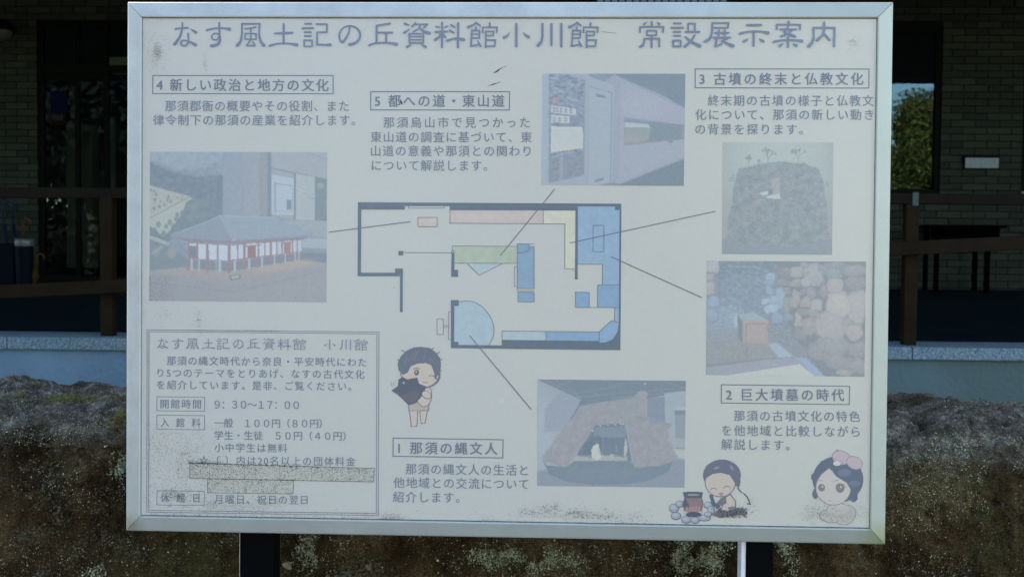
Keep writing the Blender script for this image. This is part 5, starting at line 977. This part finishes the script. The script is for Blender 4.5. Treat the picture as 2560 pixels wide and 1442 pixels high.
for a, b, n_, sx in ((1325, 1280, 150, 18), (1368, 1270, 90, 14), (1390, 1266, 90, 8), (1440, 1282, 220, 20), (1470, 1290, 150, 30), (1520, 1292, 140, 25), (1590, 1300, 90, 30)): specks(n_, clus(a, b, sx, 6), .35, 1.3)
specks(500, slope(1600, 2175, 1316, .018, 4), .3, .9); specks(340, clus(2035, 1280, 16, 14), .3, 1.0); specks(420, clus(2090, 1285, 34, 12), .3, 1.0); specks(160, clus(2150, 1275, 14, 20), .3, .8); specks(260, clus(1830, 1278, 30, 9), .4, 1.6); specks(200, clus(1880, 1255, 10, 12), .25, .6)
specks(260, clus(392, 145, 8, 24), .25, .9); specks(180, clus(395, 128, 5, 10), .3, 1.0); specks(120, clus(512, 160, 4, 16), .25, .9); specks(160, clus(370, 110, 14, 40), .2, .6); specks(60, clus(2135, 112, 8, 10), .4, 1.0); specks(30, clus(2128, 103, 5, 3), .4, 1.0)
specks(420, lambda: (374 + 60 * RNG.random() ** 2, un(690, 752)), .3, .9); specks(300, clus(400, 785, 34, 18), .3, .8); specks(90, clus(495, 800, 5, 14), .35, 1.2); specks(120, clus(545, 815, 60, 10), .25, .8); specks(300, lambda: (un(368, 376), un(830, 1280)), .3, .8); specks(120, lambda: (un(400, 420), un(690, 830)), .3, .8)
specks(260, slope(470, 700, 826, .01, 1), .3, .9); specks(500, lambda: (un(352, 2185), un(44, 1320)), .2, .6); specks(1, lambda: (739, 744), 1.4, 1.5); specks(1, lambda: (487.5, 598), 1.4, 1.5); specks(1, lambda: (985, 719), 1.3, 1.4); specks(1, lambda: (1043, 1276), 1.6, 1.7)
keep = spec; spec = Flat(ZT + .0005); spec_c = spec
def soft_specks():
    specks(900, lambda: (374 + 190 * RNG.random() ** 1.4, un(1060, 1270)), .5, 2.0); specks(500, clus(455, 1160, 40, 50), .5, 2.2); specks(700, slope(368, 1010, 1291, .018, 8), .5, 2.2); specks(500, clus(600, 1260, 80, 12), .5, 2.0)
    specks(500, intape([(475, 1156), (936.6, 1169.7), (933, 1203.4), (475, 1194.3)]), .6, 2.4); specks(260, intape([(518.8, 1195.7), (734, 1199.8), (733, 1233.4), (519.6, 1230.7)]), .6, 2.4)
    specks(400, clus(1450, 1284, 90, 10), .5, 2.0); specks(400, clus(2090, 1283, 45, 18), .5, 1.8); specks(260, clus(390, 140, 16, 34), .5, 1.8); specks(300, slope(1600, 2175, 1316, .018, 5), .5, 1.6)
soft_specks(); sf = spec.build('grime_film', flatmat('pale_grime', (156, 163, 161), .8)); sf['kind'] = 'stuff'; spec = keep
so = spec.build('mildew_speck', mat('mildew', (.035, .036, .028), .9)); so['kind'] = 'stuff'
# pale bruises where the film has lifted
for x, y, r in ((1254, 1001, 6), (2132, 118, 4)): Flat(ZF + .00005).disc((x, y), r, 20).build('film_bruise', flatmat('bruise', (188, 199, 196), .5))

# ------------------------------------------------------------------ tree mirrored in the window; dark trees added out of view to block sky light
m_bark = mat('bark', (.09, .065, .045), .9, noise=(14, .4), bump=(40, .02))
m_leafy = isl('leaf_yellow_green', [(0, (.02, .035, .003)), (.5, (.08, .09, .008)), (1, (.20, .18, .02))], .7)
m_leafd = isl('added_tree_leaf_dark_green', [(0, (.002, .004, .001)), (1, (.007, .011, .003))], .95)
def leaf_mesh(seed, h, w, n, base=.08, leaf=1.0):
    r = np.random.default_rng(seed); V = []; F = []
    blobs = []
    for k in range(26):
        t = r.random(); z = h * (base + (1 - base) * t); rad = w / 2 * (1 - .75 * t ** 1.6) * r.uniform(.1, .8); a = r.random() * 6.28
        blobs.append((rad * math.cos(a), rad * math.sin(a), z, w * r.uniform(.12, .24)))
    for i in range(n):
        b = blobs[r.integers(len(blobs))]; d = r.normal(size=3); d /= np.linalg.norm(d); c = np.array(b[:3]) + d * b[3] * r.uniform(.5, 1.05) * np.array([1, 1, 1.1])
        s = r.uniform(.05, .11) * (1 + w / 8) * leaf; a = r.normal(size=3); a /= np.linalg.norm(a); b_ = np.cross(a, d); b_ /= np.linalg.norm(b_) + 1e-6
        j = len(V); V += [c - a * s, c + b_ * s * .5, c + a * s, c - b_ * s * .5]; F.append((j, j + 1, j + 2, j + 3))
    return grid_mesh('crown', np.array(V), np.array(F), False)
def tree(x, y, h, w, m, label, seed, n=9000, group=None, leaf=1.0):
    o = thing('broadleaf_tree', label, 'tree', (x, y, 0), group)
    mb = MB().tube([(0, 0, -.1), (.03 * h / 4, 0, h * .2), (-.02 * h, .02 * h, h * .5), (.02 * h, 0, h * .85)], [h * .028, h * .022, h * .014, h * .004], 10)
    rr = random.Random(seed)
    for k in range(9):
        a = rr.random() * 6.28; z = h * rr.uniform(.25, .7); l = w * .35; mb.tube([(0, 0, z), (l * .5 * math.cos(a), l * .5 * math.sin(a), z + l * .35), (l * math.cos(a), l * math.sin(a), z + l * .6)], [h * .01, h * .007, h * .003], 7)
    mb.build('trunk', m_bark, o, smooth=True); link('crown', leaf_mesh(seed, h, w, n, leaf=leaf), m, o)
TREES = True
XT, YTr = 11.9, -14.0
tree(XT, YTr, 6.0, 4.2, m_leafy, 'slender yellow-green tree mirrored in the window right of the sign', 4, 60000, leaf=.55)
LB_ = ['widest dark tree added out of view to block sky, left of centre', 'tallest dark tree added out of view to block sky, opposite the sign', 'dark tree added out of view to block sky, facing the entrance', 'last dark tree added out of view to block sky, at the far left']
for i, (x, y, h, w) in enumerate([(-8, -12, 10, 9), (1.5, -15, 12, 9), (-15, -13, 10, 9), (-22, -13, 10, 9)]):
    tree(x, y, h, w, m_leafd, LB_[i], 20 + i, 26000, 'dark trees added out of view to block sky')
